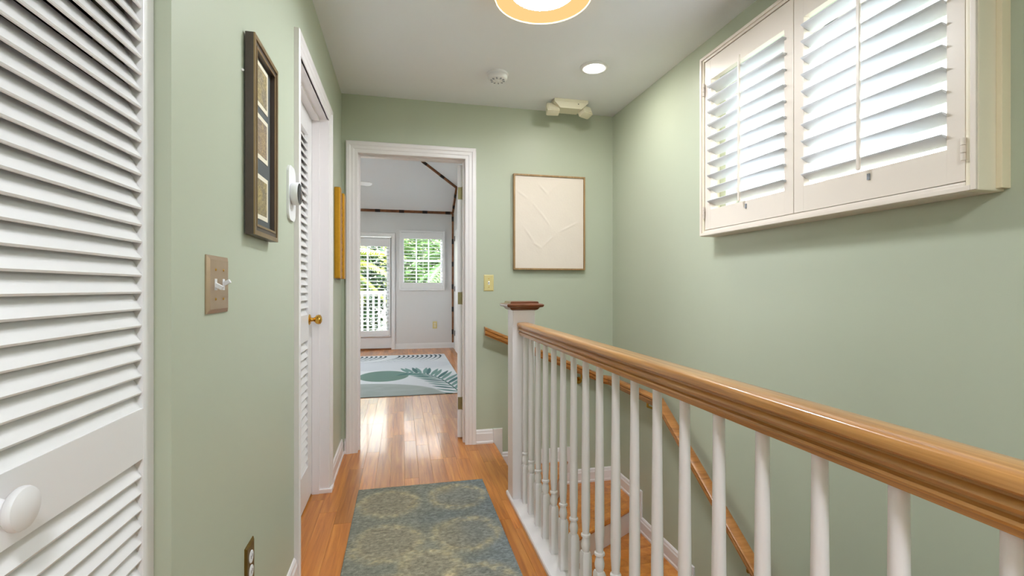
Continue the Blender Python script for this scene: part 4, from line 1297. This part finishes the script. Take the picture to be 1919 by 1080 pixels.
# ================================================================== CEILING FAN IN THE BEDROOM
fc = (-1.02, 7.20)
fz = zc(fc[0], fc[1])
fan = thing('ceiling_fan', 'white ceiling fan whose blade tip shows left in the bedroom doorway', 'ceiling fan', (fc[0], fc[1], fz))
obj('down_rod', tube(BM(), (fc[0], fc[1], fz), (fc[0], fc[1], 2.74), 0.012), 'plastic', fan)
obj('ceiling_canopy', lathe(BM(), [(0.07, -0.06), (0.068, 0.02), (0.03, 0.06)], (fc[0], fc[1], fz), 28, 'Z', -1), 'plastic', fan, smooth=True)
obj('motor', lathe(BM(), [(0.04, 0), (0.10, 0.03), (0.11, 0.08), (0.09, 0.12), (0.05, 0.15)], (fc[0], fc[1], 2.76), 28, 'Z', -1), 'plastic', fan, smooth=True)
for i in range(5):
    bm = BM()
    outl = [(0.16, -0.045), (0.30, -0.062), (0.56, -0.068), (0.60, -0.050), (0.615, 0.0), (0.60, 0.050), (0.56, 0.068), (0.30, 0.062), (0.16, 0.045)]
    prism(bm, [(x, y, 0) for x, y in outl], (0, 0, 0.007))
    Rm = Matrix.Rotation(math.radians(18 + 72 * i), 3, 'Z') @ Matrix.Rotation(math.radians(-12), 3, 'X')
    for v in bm.verts: v.co = Rm @ v.co + Vector((fc[0], fc[1], 2.655))
    bl = obj('blade', bm, 'plastic', fan)
    bm = BM(); box(bm, 0.07, 0.22, -0.016, 0.016, 0.007, 0.012)
    for v in bm.verts: v.co = Rm @ v.co + Vector((fc[0], fc[1], 2.655))
    obj('blade_arm', bm, 'plastic', bl)

# ================================================================== OUTSIDE
o = struct('ground', B(-40, 40, -30, 60, -3.3, -3.2), 'ground')
dk = struct('floor_balcony', B(-2.6, 1.2, YF + T, 10.35, -0.20, -0.08), 'deck')
rl = thing('balcony_railing', 'white balcony railing with slim balusters outside the bedroom door', 'railing', (-0.7, 10.25, -0.08))
obj('top_rail', B(-2.6, 1.2, 10.21, 10.30, 0.98, 1.05, bev=0.006), 'bedtrim', rl)
obj('bottom_rail', B(-2.6, 1.2, 10.225, 10.285, 0.04, 0.10), 'bedtrim', rl)
for x in (-2.6, -0.02, 1.12):
    obj('post', B(x, x + 0.08, 10.215, 10.295, -0.08, 1.0), 'bedtrim', rl)
p0 = obj('baluster', B(-2.5, -2.46, 10.235, 10.275, 0.10, 0.98), 'bedtrim', rl)
w0 = Vector(p0['_w'])
for i in range(1, 33): dup(p0, w0 + Vector((0.112 * i, 0, 0)), rl)

def palm(loc, h, n, L, mat, label, seed):
    r = random.Random(seed)
    root = thing('palm_tree', label, 'tree', loc, 'palms outside the bedroom')
    x, y, z = loc
    bm = BM()
    prev = Vector((x, y, z)); rr = 0.13
    for i in range(6):
        nx_ = prev + Vector((r.uniform(-.05, .05), r.uniform(-.05, .05), h / 6))
        tube(bm, prev, nx_, rr, 10, rr * 0.93); prev = nx_; rr *= 0.93
    obj('trunk', bm, 'trunk', root)
    top = prev
    for i in range(n):
        a = 2 * math.pi * i / n + r.uniform(-.2, .2); el = r.uniform(-0.2, 1.1)
        d = Vector((math.cos(a), math.sin(a), 0))
        bm = BM(); pts = []
        for s in range(15):
            t = s / 14
            pts.append(top + d * (L * t * math.cos(el * (1 - t * 0.7))) + Vector((0, 0, L * (math.sin(el) * t - (0.35 + 0.3 * math.cos(el)) * t * t))))
        for s in range(14):
            p, q = pts[s], pts[s + 1]
            tube(bm, p, q, 0.015 * (1 - s / 16), 4)
            tdir = (q - p).normalized(); sd_ = tdir.cross(Vector((0, 0, 1))).normalized()
            ll = L * 0.30 * math.sin(math.pi * (0.12 + 0.85 * s / 14))
            for sg in (1, -1):
                for f in (0.0, 0.5):
                    b = p + (q - p) * f
                    e = b + sd_ * sg * ll + tdir * ll * 0.5 - Vector((0, 0, ll * 0.35))
                    w = tdir * 0.035
                    m_ = (b + e) / 2 + Vector((0, 0, 0.03))
                    v = [bm.verts.new(k_) for k_ in (b - w * .4, m_ - w, e, m_ + w, b + w * .4)]
                    bm.faces.new(v)
        obj('frond', bm, mat, root)
def shrub(loc, r0, h, n, mat, label, seed):
    r = random.Random(seed)
    root = thing('broadleaf_tree', label, 'tree', loc, 'leafy trees outside the bedroom')
    x, y, z = loc
    obj('trunk', tube(BM(), (x, y, z), (x, y, z + h * 0.6), 0.12, 8, 0.07), 'trunk', root)
    bm = BM()
    for i in range(n):
        u = Vector((r.gauss(0, 1), r.gauss(0, 1), r.gauss(0, 1))).normalized() * (r.random() ** 0.4)
        c = Vector((x + u.x * r0, y + u.y * r0, z + h * 0.66 + u.z * h * 0.36))
        d = Vector((r.uniform(-1, 1), r.uniform(-1, 1), r.uniform(-.6, .3))).normalized()
        s_ = d.cross(Vector((r.uniform(-1, 1), r.uniform(-1, 1), 1))).normalized()
        L = r.uniform(0.14, 0.28)
        bm.faces.new([bm.verts.new(k_) for k_ in (c, c + d * L * .5 + s_ * L * .28, c + d * L, c + d * L * .5 - s_ * L * .28)])
    f = obj('foliage', bm, mat, root); f['kind'] = 'stuff'
G = -3.2
palm((-1.75, 12.9, G), 5.0, 18, 1.6, 'leaf_y', 'yellow-green palm seen through the balcony door shutter', 1)
palm((1.62, 12.9, G), 5.2, 18, 1.5, 'leaf_g', 'green palm seen at the right of the bedroom window', 2)
palm((0.2, 20.6, G), 6.2, 18, 2.6, 'leaf_y', 'taller palm further back behind the bedroom window', 3)
shrub((-1.5, 16.1, G), 1.05, 6.4, 4200, 'leaf_d', 'dense dark green tree beyond the balcony railing', 4)
shrub((0.80, 16.2, G), 1.05, 6.8, 4200, 'leaf_g', 'green leafy tree low in the bedroom window', 5)
shrub((-0.4, 26.0, G), 2.4, 7.6, 5000, 'leaf_g', 'broad leafy tree farthest away beyond the balcony', 6)

for o in bpy.data.objects:
    if '_w' in o.keys(): del o['_w']
